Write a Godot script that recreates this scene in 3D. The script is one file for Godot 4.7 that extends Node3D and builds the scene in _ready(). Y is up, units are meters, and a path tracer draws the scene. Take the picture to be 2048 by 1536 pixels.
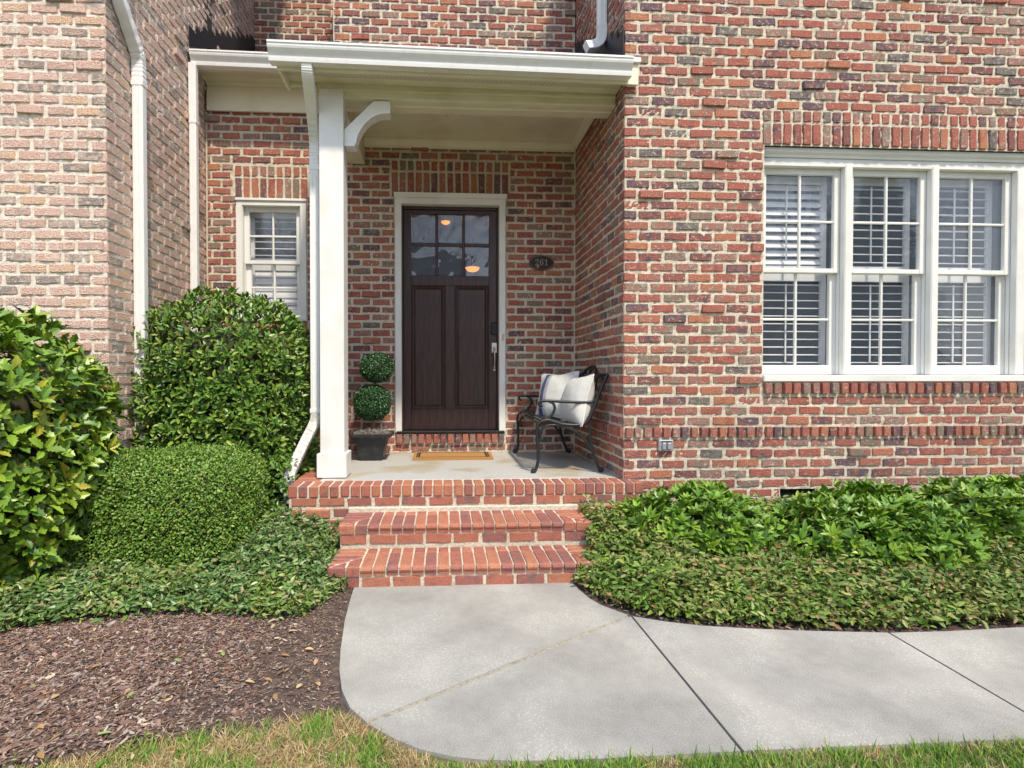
extends Node3D
# Brick house entry: porch with column, steps, bench, shrubs and a concrete walk.

const CAM := Vector3(0, 1.30, 5.765)
const FOC := 1090.0
const FLOOR := 0.4865          # porch floor above the walk
const XS := 1.426              # porch side wall
const ZR := 1.566              # right wing front
const XL := -2.412             # left wing side wall
const ZL := 1.663              # left wing front
const PITCH := 0.0807
const LEN := 0.203
const WT := 0.905              # top of the water table course

var R := RandomNumberGenerator.new()
var M := {}
var house: Node3D
var brick_meshes: Array = []
var fw: Vector3
var rt: Vector3
var upv: Vector3
var mort_noise := FastNoiseLite.new()
var mort_noise2 := FastNoiseLite.new()

# ---------------------------------------------------------------- helpers
func lin(r: float, g: float, b: float) -> Color:
	return Color(r, g, b).linear_to_srgb()

func ST() -> SurfaceTool:
	var s := SurfaceTool.new()
	s.begin(Mesh.PRIMITIVE_TRIANGLES)
	return s

func tri(s: SurfaceTool, a: Vector3, b: Vector3, c: Vector3, smooth := false) -> void:
	s.set_smooth_group(0 if smooth else -1)
	s.add_vertex(a)
	s.set_smooth_group(0 if smooth else -1)
	s.add_vertex(b)
	s.set_smooth_group(0 if smooth else -1)
	s.add_vertex(c)

func quad(s: SurfaceTool, a: Vector3, b: Vector3, c: Vector3, d: Vector3, smooth := false) -> void:
	tri(s, a, b, c, smooth)
	tri(s, a, c, d, smooth)

# chamfered box; lo / hi corners, in the frame xf
func bx(s: SurfaceTool, lo: Vector3, hi: Vector3, bev := 0.003, xf := Transform3D()) -> void:
	var c := (lo + hi) * 0.5
	var h := (hi - lo) * 0.5
	var b: float = minf(bev, minf(h.x, minf(h.y, h.z)) * 0.6)
	var f := func(sx: float, sy: float, sz: float, ax: int) -> Vector3:
		var v := Vector3(sx * h.x, sy * h.y, sz * h.z)
		if ax != 0: v.x -= sx * b
		if ax != 1: v.y -= sy * b
		if ax != 2: v.z -= sz * b
		return xf * (c + v)
	for sg in [-1.0, 1.0]:
		var q := [[f.call(sg, -1.0, -1.0, 0), f.call(sg, 1.0, -1.0, 0), f.call(sg, 1.0, 1.0, 0), f.call(sg, -1.0, 1.0, 0)],
			[f.call(-1.0, sg, -1.0, 1), f.call(-1.0, sg, 1.0, 1), f.call(1.0, sg, 1.0, 1), f.call(1.0, sg, -1.0, 1)],
			[f.call(-1.0, -1.0, sg, 2), f.call(1.0, -1.0, sg, 2), f.call(1.0, 1.0, sg, 2), f.call(-1.0, 1.0, sg, 2)]]
		for k in q:
			if sg < 0: quad(s, k[0], k[1], k[2], k[3])
			else: quad(s, k[3], k[2], k[1], k[0])
	if b <= 0.0: return
	for s1 in [-1.0, 1.0]:
		for s2 in [-1.0, 1.0]:
			var odd: bool = s1 * s2 < 0
			_q(s, odd, f.call(s1, s2, -1.0, 0), f.call(s1, s2, 1.0, 0), f.call(s1, s2, 1.0, 1), f.call(s1, s2, -1.0, 1))
			_q(s, not odd, f.call(s1, -1.0, s2, 0), f.call(s1, 1.0, s2, 0), f.call(s1, 1.0, s2, 2), f.call(s1, -1.0, s2, 2))
			_q(s, odd, f.call(-1.0, s1, s2, 1), f.call(1.0, s1, s2, 1), f.call(1.0, s1, s2, 2), f.call(-1.0, s1, s2, 2))
			for s3 in [-1.0, 1.0]:
				var a: Vector3 = f.call(s1, s2, s3, 0)
				var d: Vector3 = f.call(s1, s2, s3, 1)
				var e: Vector3 = f.call(s1, s2, s3, 2)
				if s1 * s2 * s3 > 0: tri(s, a, e, d)
				else: tri(s, a, d, e)

func _q(s: SurfaceTool, flip: bool, a: Vector3, b: Vector3, c: Vector3, d: Vector3) -> void:
	if flip: quad(s, d, c, b, a)
	else: quad(s, a, b, c, d)

func fin(s: SurfaceTool, called: String, m: Material, parent: Node) -> MeshInstance3D:
	s.generate_normals()
	return put(s.commit(), called, m, parent)

func put(mesh: Mesh, called: String, m: Material, parent: Node) -> MeshInstance3D:
	var o := MeshInstance3D.new()
	o.name = called
	o.mesh = mesh
	if m: o.material_override = m
	parent.add_child(o, true)
	return o

func part(called: String, m: Material, parent: Node, lo: Vector3, hi: Vector3, bev := 0.003) -> MeshInstance3D:
	var s := ST()
	bx(s, lo, hi, bev)
	return fin(s, called, m, parent)

func group_node(called: String, parent: Node, label := "") -> Node3D:
	var n := Node3D.new()
	n.name = called
	parent.add_child(n, true)
	if label: n.set_meta("label", label)
	return n

func thing(called: String, label: String, category: String, group := "") -> Node3D:
	var n := group_node(called, self, label)
	n.set_meta("category", category)
	if group: n.set_meta("group", group)
	return n

func spline(pts: Array, steps := 6) -> PackedVector3Array:
	var out := PackedVector3Array()
	var n := pts.size()
	for i in n - 1:
		var p0: Vector3 = pts[maxi(i - 1, 0)]
		var p1: Vector3 = pts[i]
		var p2: Vector3 = pts[i + 1]
		var p3: Vector3 = pts[mini(i + 2, n - 1)]
		for k in steps:
			out.append(p1.cubic_interpolate(p2, p0, p3, float(k) / steps))
	out.append(pts[n - 1])
	return out

# tube of elliptic or rectangular section swept along points
var ripple := 0.0
func tube(s: SurfaceTool, pts: PackedVector3Array, r0: float, r1: float, sides := 8, flat := false, ry := 0.0, hint := Vector3.ZERO) -> void:
	var n := pts.size()
	var rings: Array = []
	var nrm := hint
	for i in n:
		var t: Vector3 = (pts[mini(i + 1, n - 1)] - pts[maxi(i - 1, 0)]).normalized()
		if nrm == Vector3.ZERO or absf(nrm.dot(t)) > 0.98:
			nrm = t.cross(Vector3(0.13, 0.2, 0.97)).normalized()
		nrm = (nrm - t * nrm.dot(t)).normalized()
		var bin := t.cross(nrm)
		var r: float = lerpf(r0, r1, float(i) / maxf(1, n - 1))
		if ripple > 0.0 and i > 3 and i < n - 4: r *= 1.0 + (ripple if i % 2 == 0 else -ripple)
		var rb: float = r if ry == 0.0 else ry * r / r0
		var ring: Array = []
		for k in sides:
			var a := TAU * (k + 0.5) / sides
			var cx := cos(a)
			var cy := sin(a)
			if flat:
				cx = signf(cx) * pow(absf(cx), 0.22)
				cy = signf(cy) * pow(absf(cy), 0.22)
			ring.append(pts[i] + nrm * cx * r + bin * cy * rb)
		rings.append(ring)
	for i in n - 1:
		for k in sides:
			var k2 := (k + 1) % sides
			quad(s, rings[i][k], rings[i + 1][k], rings[i + 1][k2], rings[i][k2], not flat)
	for e in [0, n - 1]:
		var c: Vector3 = pts[e]
		for k in sides:
			var k2 := (k + 1) % sides
			if e == 0: tri(s, c, rings[e][k], rings[e][k2])
			else: tri(s, c, rings[e][k2], rings[e][k])

# closed profile (list of Vector2(z, y)) swept from A to B
func sweep(s: SurfaceTool, prof: Array, A: Vector3, B: Vector3, smooth := false) -> void:
	var n := prof.size()
	if Geometry2D.is_polygon_clockwise(PackedVector2Array(prof)): prof.reverse()
	for i in n:
		var p: Vector2 = prof[i]
		var q: Vector2 = prof[(i + 1) % n]
		var a := A + Vector3(0, p.y, p.x)
		var b := A + Vector3(0, q.y, q.x)
		quad(s, a, b, B + Vector3(0, q.y, q.x), B + Vector3(0, p.y, p.x), smooth)
	var idx := Geometry2D.triangulate_polygon(PackedVector2Array(prof))
	for i in range(0, idx.size(), 3):
		var v: Array = []
		for j in 3: v.append(Vector3(0, prof[idx[i + j]].y, prof[idx[i + j]].x))
		tri(s, A + v[0], A + v[1], A + v[2])
		tri(s, B + v[2], B + v[1], B + v[0])

# polygon (x, y) given a thickness along z
func slab(s: SurfaceTool, poly: PackedVector2Array, z0: float, z1: float, bev := 0.0) -> void:
	var p := poly
	if Geometry2D.is_polygon_clockwise(p): p.reverse()
	var layers: Array = [[p, z0]]
	var top := p
	if bev > 0.0:
		layers.append([p, z1 - bev])
		var ins := Geometry2D.offset_polygon(p, -bev)
		if ins.size() == 1 and ins[0].size() == p.size():
			top = ins[0]
			var best := 0
			for i in top.size():
				if top[i].distance_to(p[0]) < top[best].distance_to(p[0]): best = i
			var rot := PackedVector2Array()
			for i in top.size(): rot.append(top[(best + i) % top.size()])
			top = rot
	layers.append([top, z1])
	for l in layers.size() - 1:
		var a: PackedVector2Array = layers[l][0]
		var b: PackedVector2Array = layers[l + 1][0]
		for i in p.size():
			var j := (i + 1) % p.size()
			quad(s, Vector3(a[i].x, a[i].y, layers[l][1]), Vector3(b[i].x, b[i].y, layers[l + 1][1]), Vector3(b[j].x, b[j].y, layers[l + 1][1]), Vector3(a[j].x, a[j].y, layers[l][1]))
	for e in [[p, z0, true], [top, z1, false]]:
		var idx := Geometry2D.triangulate_polygon(e[0])
		for i in range(0, idx.size(), 3):
			var v0 := Vector3(e[0][idx[i]].x, e[0][idx[i]].y, e[1])
			var v1 := Vector3(e[0][idx[i + 1]].x, e[0][idx[i + 1]].y, e[1])
			var v2 := Vector3(e[0][idx[i + 2]].x, e[0][idx[i + 2]].y, e[1])
			var cw := (v1 - v0).cross(v2 - v0).z < 0
			if cw != e[2]: tri(s, v0, v1, v2)
			else: tri(s, v0, v2, v1)

func turned(s: SurfaceTool, basis: Basis, at := Vector3.ZERO) -> SurfaceTool:
	s.generate_normals()
	var o := ST()
	o.append_from(s.commit(), 0, Transform3D(basis, at))
	return o

func fin2(s: SurfaceTool, called: String, m: Material, parent: Node) -> MeshInstance3D:
	return put(s.commit(), called, m, parent)

func seen(p: Vector3) -> bool:
	var q := p - CAM
	var z := q.dot(fw)
	if z < 0.2: return false
	var u := 945.0 + FOC * q.dot(rt) / z
	var v := 768.0 - FOC * q.dot(upv) / z
	return u > -20 and u < 2068 and v > -20 and v < 1556

# ---------------------------------------------------------------- textures and materials
func noise_bytes(n: int, freq: float, oct: int, sd: int, kind := FastNoiseLite.TYPE_SIMPLEX_SMOOTH) -> PackedByteArray:
	var f := FastNoiseLite.new()
	f.noise_type = kind
	f.frequency = freq
	f.fractal_octaves = oct
	f.seed = sd
	var im := f.get_seamless_image(n, n)
	im.convert(Image.FORMAT_L8)
	return im.get_data()

func tex_from(bytes: PackedByteArray, n: int) -> ImageTexture:
	var im := Image.create_from_data(n, n, false, Image.FORMAT_RGB8, bytes)
	im.generate_mipmaps()
	return ImageTexture.create_from_image(im)

var nb := {}
# base, second (flashing) colour, smear colour; shares 0..1 of each
func clay_tex(base: Vector3, flash: Vector3, smear: Vector3, fs: float, ss: float, shift: int) -> ImageTexture:
	var n := 256
	var a: PackedByteArray = nb.a
	var b: PackedByteArray = nb.b
	var c: PackedByteArray = nb.c
	var out := PackedByteArray()
	out.resize(n * n * 3)
	var ft := 255.0 * (1.0 - fs)
	var st := 255.0 * (0.96 - ss)
	for y in n:
		var row := ((y + shift * 37) % n) * n
		for x in n:
			var i := row + (x + shift * 71) % n
			var g: float = c[i] / 255.0
			var k: float = clampf((a[i] - ft) / 80.0 + 0.5 + (g - 0.5) * 0.7, 0.0, 1.0) if fs > 0.0 else 0.0
			var m: float = clampf((b[i] * 0.6 + c[i] * 0.4 - st) / 40.0, 0.0, 1.0)
			var v := base.lerp(flash, k) * (0.60 + 0.80 * g)
			v = v.lerp(smear, m * 0.75)
			if g < 0.25: v *= 0.6
			var j := (y * n + x) * 3
			var col := Color(v.x, v.y, v.z).linear_to_srgb()
			out[j] = int(clampf(col.r, 0, 1) * 255)
			out[j + 1] = int(clampf(col.g, 0, 1) * 255)
			out[j + 2] = int(clampf(col.b, 0, 1) * 255)
	return tex_from(out, n)

func mat(color: Color, rough := 0.8, metal := 0.0) -> StandardMaterial3D:
	var m := StandardMaterial3D.new()
	m.albedo_color = color
	m.roughness = rough
	m.metallic = metal
	return m

func tri_mat(t: Texture2D, size: float, rough := 0.9) -> StandardMaterial3D:
	var m := StandardMaterial3D.new()
	m.albedo_texture = t
	m.roughness = rough
	m.uv1_triplanar = true
	m.uv1_world_triplanar = true
	m.uv1_scale = Vector3.ONE / size
	return m

func bump(m: StandardMaterial3D, src: PackedByteArray, n: int, strength: float, amount: float) -> void:
	var im := Image.create_from_data(n, n, false, Image.FORMAT_L8, src)
	im.convert(Image.FORMAT_RGBA8)
	im.bump_map_to_normal_map(strength)
	m.normal_enabled = true
	m.normal_texture = ImageTexture.create_from_image(im)
	m.normal_scale = amount

func mottle(base: Vector3, other: Vector3, key: String, lo: float, hi: float, n: int, grain: String, gamp: float) -> ImageTexture:
	var out := PackedByteArray()
	out.resize(n * n * 3)
	var a: PackedByteArray = nb[key]
	var g: PackedByteArray = nb[grain]
	for i in n * n:
		var k := clampf((a[i] / 255.0 - lo) / (hi - lo), 0, 1)
		var v := base.lerp(other, k) * (1.0 + gamp * (g[i] / 255.0 - 0.5) * 2.0)
		var col := Color(v.x, v.y, v.z).linear_to_srgb()
		out[i * 3] = int(clampf(col.r, 0, 1) * 255)
		out[i * 3 + 1] = int(clampf(col.g, 0, 1) * 255)
		out[i * 3 + 2] = int(clampf(col.b, 0, 1) * 255)
	return tex_from(out, n)

func leaf_mat(rough: float, back: float) -> StandardMaterial3D:
	var m := mat(Color.WHITE, rough)
	m.vertex_color_use_as_albedo = true
	m.backlight_enabled = back > 0
	m.backlight = Color(back, back, back * 0.5)
	m.cull_mode = BaseMaterial3D.CULL_DISABLED
	return m

func make_materials() -> void:
	nb.a = noise_bytes(256, 0.022, 3, 3)
	nb.b = noise_bytes(256, 0.05, 4, 11)
	nb.c = noise_bytes(256, 0.19, 3, 23)
	nb.d = noise_bytes(512, 0.008, 5, 31)
	nb.e = noise_bytes(512, 0.16, 3, 37)
	var lime := Vector3(0.56, 0.50, 0.41)
	var grey := Vector3(0.25, 0.20, 0.155)
	var dark := Vector3(0.125, 0.085, 0.095)
	# base, flash, smear share etc. of the red walls
	var reds := [
		[Vector3(0.36, 0.120, 0.088), grey, 0.15, 0.32], [Vector3(0.39, 0.138, 0.098), grey, 0.30, 0.33],
		[Vector3(0.29, 0.096, 0.078), dark, 0.35, 0.35], [Vector3(0.43, 0.165, 0.098), grey, 0.20, 0.30],
		[Vector3(0.36, 0.155, 0.125), grey, 0.42, 0.37], [Vector3(0.235, 0.088, 0.074), dark, 0.35, 0.35],
		[Vector3(0.225, 0.175, 0.130), Vector3(0.33, 0.14, 0.10), 0.40, 0.34], [Vector3(0.135, 0.085, 0.100), Vector3(0.27, 0.11, 0.09), 0.40, 0.36],
		[Vector3(0.33, 0.185, 0.150), grey, 0.45, 0.39], [Vector3(0.45, 0.195, 0.105), Vector3(0.38, 0.13, 0.085), 0.40, 0.29],
		[Vector3(0.40, 0.125, 0.085), Vector3(0.29, 0.10, 0.085), 0.45, 0.32], [Vector3(0.185, 0.160, 0.140), dark, 0.40, 0.38]]
	var k := 0
	M.red = []
	for r in reds:
		var m := tri_mat(clay_tex(r[0], r[1], lime, r[2], r[3], k), 0.62, 0.92)
		bump(m, nb.c, 256, 4.0, 0.8)
		M.red.append(m)
		k += 1
	var plime := Vector3(0.66, 0.59, 0.50)
	var pinks := [
		[Vector3(0.598, 0.393, 0.325), Vector3(0.618, 0.398, 0.262), 0.25, 0.40], [Vector3(0.629, 0.424, 0.351), Vector3(0.524, 0.304, 0.240), 0.22, 0.42],
		[Vector3(0.629, 0.419, 0.288), Vector3(0.566, 0.367, 0.304), 0.35, 0.38], [Vector3(0.545, 0.346, 0.288), Vector3(0.440, 0.346, 0.293), 0.35, 0.41],
		[Vector3(0.461, 0.351, 0.293), Vector3(0.251, 0.209, 0.188), 0.40, 0.42], [Vector3(0.598, 0.382, 0.309), plime, 0.30, 0.44], [Vector3(0.283, 0.235, 0.214), Vector3(0.461, 0.314, 0.251), 0.45, 0.40]]
	M.pink = []
	for r in pinks:
		var m := tri_mat(clay_tex(r[0], r[1], plime, r[2], r[3], k), 0.62, 0.93)
		bump(m, nb.c, 256, 4.0, 0.8)
		M.pink.append(m)
		k += 1
	var news := [[Vector3(0.40, 0.150, 0.092), Vector3(0.33, 0.12, 0.08), 0.35, 0.16], [Vector3(0.37, 0.130, 0.085), Vector3(0.22, 0.10, 0.08), 0.30, 0.18],
		[Vector3(0.31, 0.110, 0.085), Vector3(0.17, 0.11, 0.10), 0.35, 0.20], [Vector3(0.43, 0.175, 0.100), Vector3(0.36, 0.13, 0.085), 0.30, 0.16]]
	M.step = []
	for r in news:
		var m := tri_mat(clay_tex(r[0], r[1], lime, r[2], r[3], k), 0.5, 0.75)
		bump(m, nb.c, 256, 2.0, 0.3)
		M.step.append(m)
		k += 1
	M.mortar = tri_mat(mottle(Vector3(0.68, 0.615, 0.49), Vector3(0.50, 0.44, 0.335), "b", 0.40, 0.85, 256, "c", 0.20), 0.45, 0.95)
	bump(M.mortar, nb.c, 256, 4.0, 0.7)
	M.mortar_pale = tri_mat(mottle(Vector3(0.75, 0.69, 0.60), Vector3(0.60, 0.54, 0.45), "b", 0.42, 0.85, 256, "c", 0.2), 0.45, 0.95)
	bump(M.mortar_pale, nb.c, 256, 4.0, 0.7)
	nb.f = noise_bytes(512, 0.03, 4, 41)
	M.white = tri_mat(mottle(Vector3(0.77, 0.765, 0.73), Vector3(0.70, 0.69, 0.64), "d", 0.45, 0.85, 512, "e", 0.02), 1.9, 0.42)
	M.trim = tri_mat(mottle(Vector3(0.75, 0.71, 0.55), Vector3(0.67, 0.62, 0.46), "d", 0.45, 0.9, 512, "e", 0.03), 1.9, 0.5)  # creamier than the white paint: warm bounce light is put into the tone
	M.alum = tri_mat(mottle(Vector3(0.82, 0.82, 0.81), Vector3(0.76, 0.755, 0.73), "f", 0.5, 0.9, 512, "e", 0.02), 1.4, 0.33)
	M.alum_worn = tri_mat(mottle(Vector3(0.66, 0.65, 0.61), Vector3(0.40, 0.37, 0.32), "f", 0.45, 0.75, 512, "e", 0.10), 0.7, 0.55)
	M.louver = mat(lin(0.80, 0.81, 0.82), 0.45)
	M.door = tri_mat(mottle(Vector3(0.034, 0.016, 0.015), Vector3(0.068, 0.025, 0.020), "d", 0.42, 0.85, 512, "e", 0.18), 0.9, 0.38)
	M.door.uv1_scale = Vector3(6.0, 0.7, 6.0)
	M.metal_dark = mat(lin(0.02, 0.021, 0.024), 0.45, 0.4)
	M.iron = tri_mat(mottle(Vector3(0.020, 0.024, 0.026), Vector3(0.045, 0.05, 0.052), "c", 0.5, 0.9, 256, "c", 0.2), 0.3, 0.42)
	M.iron.metallic = 0.35
	M.nickel = mat(lin(0.45, 0.42, 0.38), 0.28, 1.0)
	M.flash = mat(lin(0.012, 0.015, 0.022), 0.5)
	M.shingle = mat(lin(0.04, 0.045, 0.055), 0.9)
	M.dark = mat(lin(0.03, 0.028, 0.026), 0.9)
	M.room = mat(lin(0.10, 0.09, 0.075), 0.9)
	M.caulk = mat(lin(0.55, 0.47, 0.38), 0.8)
	var gl := mat(Color(0.78, 0.86, 0.96, 0.02), 0.0, 0.06)
	gl.transparency = BaseMaterial3D.TRANSPARENCY_ALPHA
	gl.metallic_specular = 1.0
	M.glass = gl
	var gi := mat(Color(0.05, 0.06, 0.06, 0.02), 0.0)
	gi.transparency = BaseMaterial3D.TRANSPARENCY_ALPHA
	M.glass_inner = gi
	M.glass_door = gl.duplicate()
	M.glass_door.metallic = 0.16
	# concrete: fine sand grain, worn pale specks, wide stains
	nb.g = noise_bytes(1024, 0.0035, 4, 51)
	nb.h = noise_bytes(1024, 0.11, 2, 53, FastNoiseLite.TYPE_CELLULAR)
	nb.i = noise_bytes(1024, 0.35, 2, 57)
	nb.j = noise_bytes(1024, 0.03, 3, 59)
	var n := 1024
	var out := PackedByteArray()
	out.resize(n * n * 3)
	var ga: PackedByteArray = nb.g
	var ha: PackedByteArray = nb.h
	var ia: PackedByteArray = nb.i
	var ja: PackedByteArray = nb.j
	for i in n * n:
		var v := 0.335 + 0.14 * (ga[i] / 255.0 - 0.5) + 0.22 * (ia[i] / 255.0 - 0.5)
		v += 0.045 * (ja[i] / 255.0 - 0.5)
		if ha[i] < 80 and ga[i] > 112: v += 0.09 * clampf((80 - ha[i]) / 30.0, 0, 1) * clampf((ga[i] - 112) / 40.0, 0, 1)
		if ia[i] > 232: v *= 0.55
		var cc := Color(v, v * 0.962, v * 0.865).linear_to_srgb()
		out[i * 3] = int(clampf(cc.r, 0, 1) * 255)
		out[i * 3 + 1] = int(clampf(cc.g, 0, 1) * 255)
		out[i * 3 + 2] = int(clampf(cc.b, 0, 1) * 255)
	M.concrete = tri_mat(tex_from(out, n), 2.3, 0.9)
	bump(M.concrete, nb.i, 1024, 1.5, 0.35)
	M.porch_floor = tri_mat(mottle(Vector3(0.47, 0.465, 0.44), Vector3(0.40, 0.35, 0.26), "d", 0.48, 0.80, 512, "e", 0.07), 2.6, 0.6)
	M.sand = tri_mat(mottle(Vector3(0.36, 0.325, 0.25), Vector3(0.24, 0.21, 0.16), "b", 0.4, 0.8, 256, "c", 0.25), 0.4, 0.95)
	M.soil = tri_mat(mottle(Vector3(0.062, 0.043, 0.034), Vector3(0.125, 0.088, 0.066), "f", 0.4, 0.75, 512, "e", 0.35), 0.9, 0.97)
	M.lawn = tri_mat(mottle(Vector3(0.10, 0.115, 0.038), Vector3(0.20, 0.16, 0.08), "f", 0.45, 0.75, 512, "e", 0.35), 1.4, 0.97)
	M.bark = tri_mat(mottle(Vector3(0.085, 0.065, 0.05), Vector3(0.15, 0.12, 0.095), "c", 0.4, 0.8, 256, "c", 0.25), 0.3, 0.95)
	M.leaf = leaf_mat(0.40, 0.24)
	M.leaf_dull = leaf_mat(0.50, 0.2)
	M.leaf_soft = leaf_mat(0.5, 0.25)
	M.grass = leaf_mat(0.6, 0.4)
	M.chip = leaf_mat(0.95, 0.0)
	M.core = mat(lin(0.045, 0.045, 0.02), 0.95)  # near-black, carries the shade deep inside the foliage as colour
	M.mat_coir = null

# ---------------------------------------------------------------- brickwork
func make_brick_meshes() -> void:
	for v in 16:
		var nx := 7
		var ny := 5
		var hx := 0.095
		var hy := 0.033
		var xs := [-hx - 0.001, -hx + 0.001, -hx + 0.007, -0.03, 0.03, hx - 0.007, hx - 0.001, hx + 0.001]
		var ys := [-hy - 0.001, -hy + 0.001, -hy + 0.006, hy - 0.006, hy - 0.001, hy + 0.001]
		var P: Array = []
		var skew := R.randf_range(-0.0025, 0.0025)
		var crown := R.randf_range(-0.001, 0.002)
		for j in ys.size():
			var row: Array = []
			for i in xs.size():
				var edge := mini(mini(i, xs.size() - 1 - i), mini(j, ys.size() - 1 - j))
				var x: float = xs[i]
				var y: float = ys[j] + skew * xs[i] / hx
				var z := 0.0
				if edge == 0: z = -0.045
				elif edge == 1:
					z = -R.randf_range(0.002, 0.008)
					x -= signf(x) * R.randf_range(0.0, 0.005) if i <= 1 or i >= xs.size() - 2 else 0.0
					y -= signf(y) * R.randf_range(0.0, 0.0048)
					if R.randf() < 0.14: z -= 0.006
					if (i <= 1 or i >= xs.size() - 2) and (j <= 1 or j >= ys.size() - 2):
						x -= signf(x) * R.randf_range(0.002, 0.008)
						y -= signf(y) * R.randf_range(0.001, 0.006)
				else:
					z = R.randf_range(-0.0012, 0.0012) + crown
					x += R.randf_range(-0.003, 0.003)
					y += R.randf_range(-0.002, 0.002)
				row.append(Vector3(x, y, z))
			P.append(row)
		var s := ST()
		for j in ys.size() - 1:
			for i in xs.size() - 1:
				var e := mini(mini(i, xs.size() - 2 - i), mini(j, ys.size() - 2 - j))
				quad(s, P[j][i], P[j + 1][i], P[j + 1][i + 1], P[j][i + 1], e > 1)
		s.generate_normals()
		brick_meshes.append(s.commit())

func pick(pal: String) -> int:
	var n: int = M[pal].size()
	if pal == "red":
		var w := [16, 16, 8, 8, 11, 7, 8, 7, 8, 5, 11, 4]
		var t := R.randf() * 109.0
		for i in n:
			t -= w[i]
			if t <= 0: return i
		return 0
	if pal == "pink":
		var w2 := [20, 22, 10, 14, 9, 12, 4]
		var t2 := R.randf() * 91.0
		for i in n:
			t2 -= w2[i]
			if t2 <= 0: return i
		return 0
	return R.randi() % n

# one brick record: centre u,y on the wall; w,h of its face; turned = standing on end
func rec(list: Array, O: Vector3, U: Vector3, N: Vector3, u: float, y: float, w: float, h: float, proud: float, pal: String) -> void:
	var tall := h > w
	var B := Basis(U, Vector3.UP, N).rotated(N, R.randf_range(-0.012, 0.012) + (PI if R.randf() < 0.5 else 0.0))
	var sx := w / 0.19
	var sy := h / 0.066
	if tall:
		B = B.rotated(N, PI / 2)
		sx = h / 0.19
		sy = w / 0.066
	B = B * Basis.from_scale(Vector3(sx, sy, 1.0))
	var p := O + U * u + Vector3.UP * y + N * (proud + R.randf_range(-0.0018, 0.0022))
	var d := p.distance_to(CAM) + (0.0 if seen(p) else 100.0)
	list.append([d, Transform3D(B, p), R.randi() % brick_meshes.size(), pick(pal)])

func cut(a: float, b: float, y: float, holes: Array) -> Array:
	var segs := [[a, b]]
	for h in holes:
		if y < h[2] or y > h[3]: continue
		var nxt: Array = []
		for s in segs:
			if h[1] <= s[0] or h[0] >= s[1]: nxt.append(s); continue
			if h[0] > s[0]: nxt.append([s[0], h[0]])
			if h[1] < s[1]: nxt.append([h[1], s[1]])
		segs = nxt
	return segs

# running bond courses of one face; wt = the water table course is present
func courses(list: Array, O: Vector3, U: Vector3, N: Vector3, u0: float, u1: float, y0: float, y1: float, holes: Array, pal: String, wt: bool, phase: float) -> void:
	var ys: Array = []
	var k := 0
	while WT + k * PITCH < y1:
		if WT + (k + 1) * PITCH > y0: ys.append([WT + (k + 0.5) * PITCH, k])
		k += 1
	k = 1
	var low := WT - 0.097 if wt else WT
	while low - (k - 1) * PITCH > y0:
		if low - k * PITCH < y1: ys.append([low - (k - 0.5) * PITCH, k + 1])
		k += 1
	for c in ys:
		var y: float = c[0]
		if y > y1 or y < y0: continue
		var x := u0 - LEN * (0.5 if int(c[1]) % 2 == 0 else 0.0) - phase + R.randf_range(-0.004, 0.004)
		while x < u1:
			var a := maxf(x, u0)
			var b := minf(x + LEN, u1)
			x += LEN
			if b - a < 0.035: continue
			for sg in cut(a, b, y, holes):
				var w: float = sg[1] - sg[0]
				if w < 0.035: continue
				var end_pad := 0.0
				var cu: float = (sg[0] + sg[1]) / 2
				var ww := w - R.randf_range(0.013, 0.024)
				if absf(sg[0] - u0) < 0.001: cu -= 0.006; ww += 0.011
				if absf(sg[1] - u1) < 0.001: cu += 0.006; ww += 0.011
				var pr := 0.0
				if R.randf() < 0.035: pr = R.randf_range(0.012, 0.024)
				elif R.randf() < 0.06: pr = -0.003
				rec(list, O, U, N, cu + R.randf_range(-0.0025, 0.0025), y + R.randf_range(-0.003, 0.003), ww, R.randf_range(0.0595, 0.067), pr, pal)
	if wt and y0 < WT - 0.05 and y1 > WT:
		row(list, O, U, N, u0, u1, WT - 0.093, WT - 0.006, 0.076, 0.020, holes, pal)

# a row of bricks standing side by side (rowlock, header or soldier course)
func row(list: Array, O: Vector3, U: Vector3, N: Vector3, u0: float, u1: float, ya: float, yb: float, step: float, proud: float, holes: Array, pal: String) -> void:
	var n := int(round((u1 - u0) / step))
	var st := (u1 - u0) / n
	for i in n:
		var u := u0 + (i + 0.5) * st
		if cut(u - 0.01, u + 0.01, (ya + yb) / 2, holes).is_empty(): continue
		rec(list, O, U, N, u + R.randf_range(-0.003, 0.003), (ya + yb) / 2, st - R.randf_range(0.011, 0.020), yb - ya - R.randf_range(0.006, 0.012), proud + R.randf_range(-0.001, 0.002), pal)

# build the bricks: the nearest 300 as parts, the others joined
func build_bricks(list: Array, parent: Node, pal: String, most := 300, called := "brick") -> void:
	list.sort_custom(func(a, b): return a[0] < b[0])
	var rest: Dictionary = {}
	var nrest := 0
	for i in list.size():
		var e: Array = list[i]
		if i < most:
			var o := MeshInstance3D.new()
			o.name = called
			o.mesh = brick_meshes[e[2]]
			o.material_override = M[pal][e[3]]
			o.transform = e[1]
			parent.add_child(o, true)
		else:
			if not rest.has(e[3]): rest[e[3]] = ST()
			rest[e[3]].append_from(brick_meshes[e[2]], 0, e[1])
			nrest += 1
	if nrest:
		var am := ArrayMesh.new()
		for k in rest:
			rest[k].set_material(M[pal][k])
			am = rest[k].commit(am)
		var o := put(am, "brickwork", null, parent)
		o.set_meta("kind", "stuff")

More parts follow.
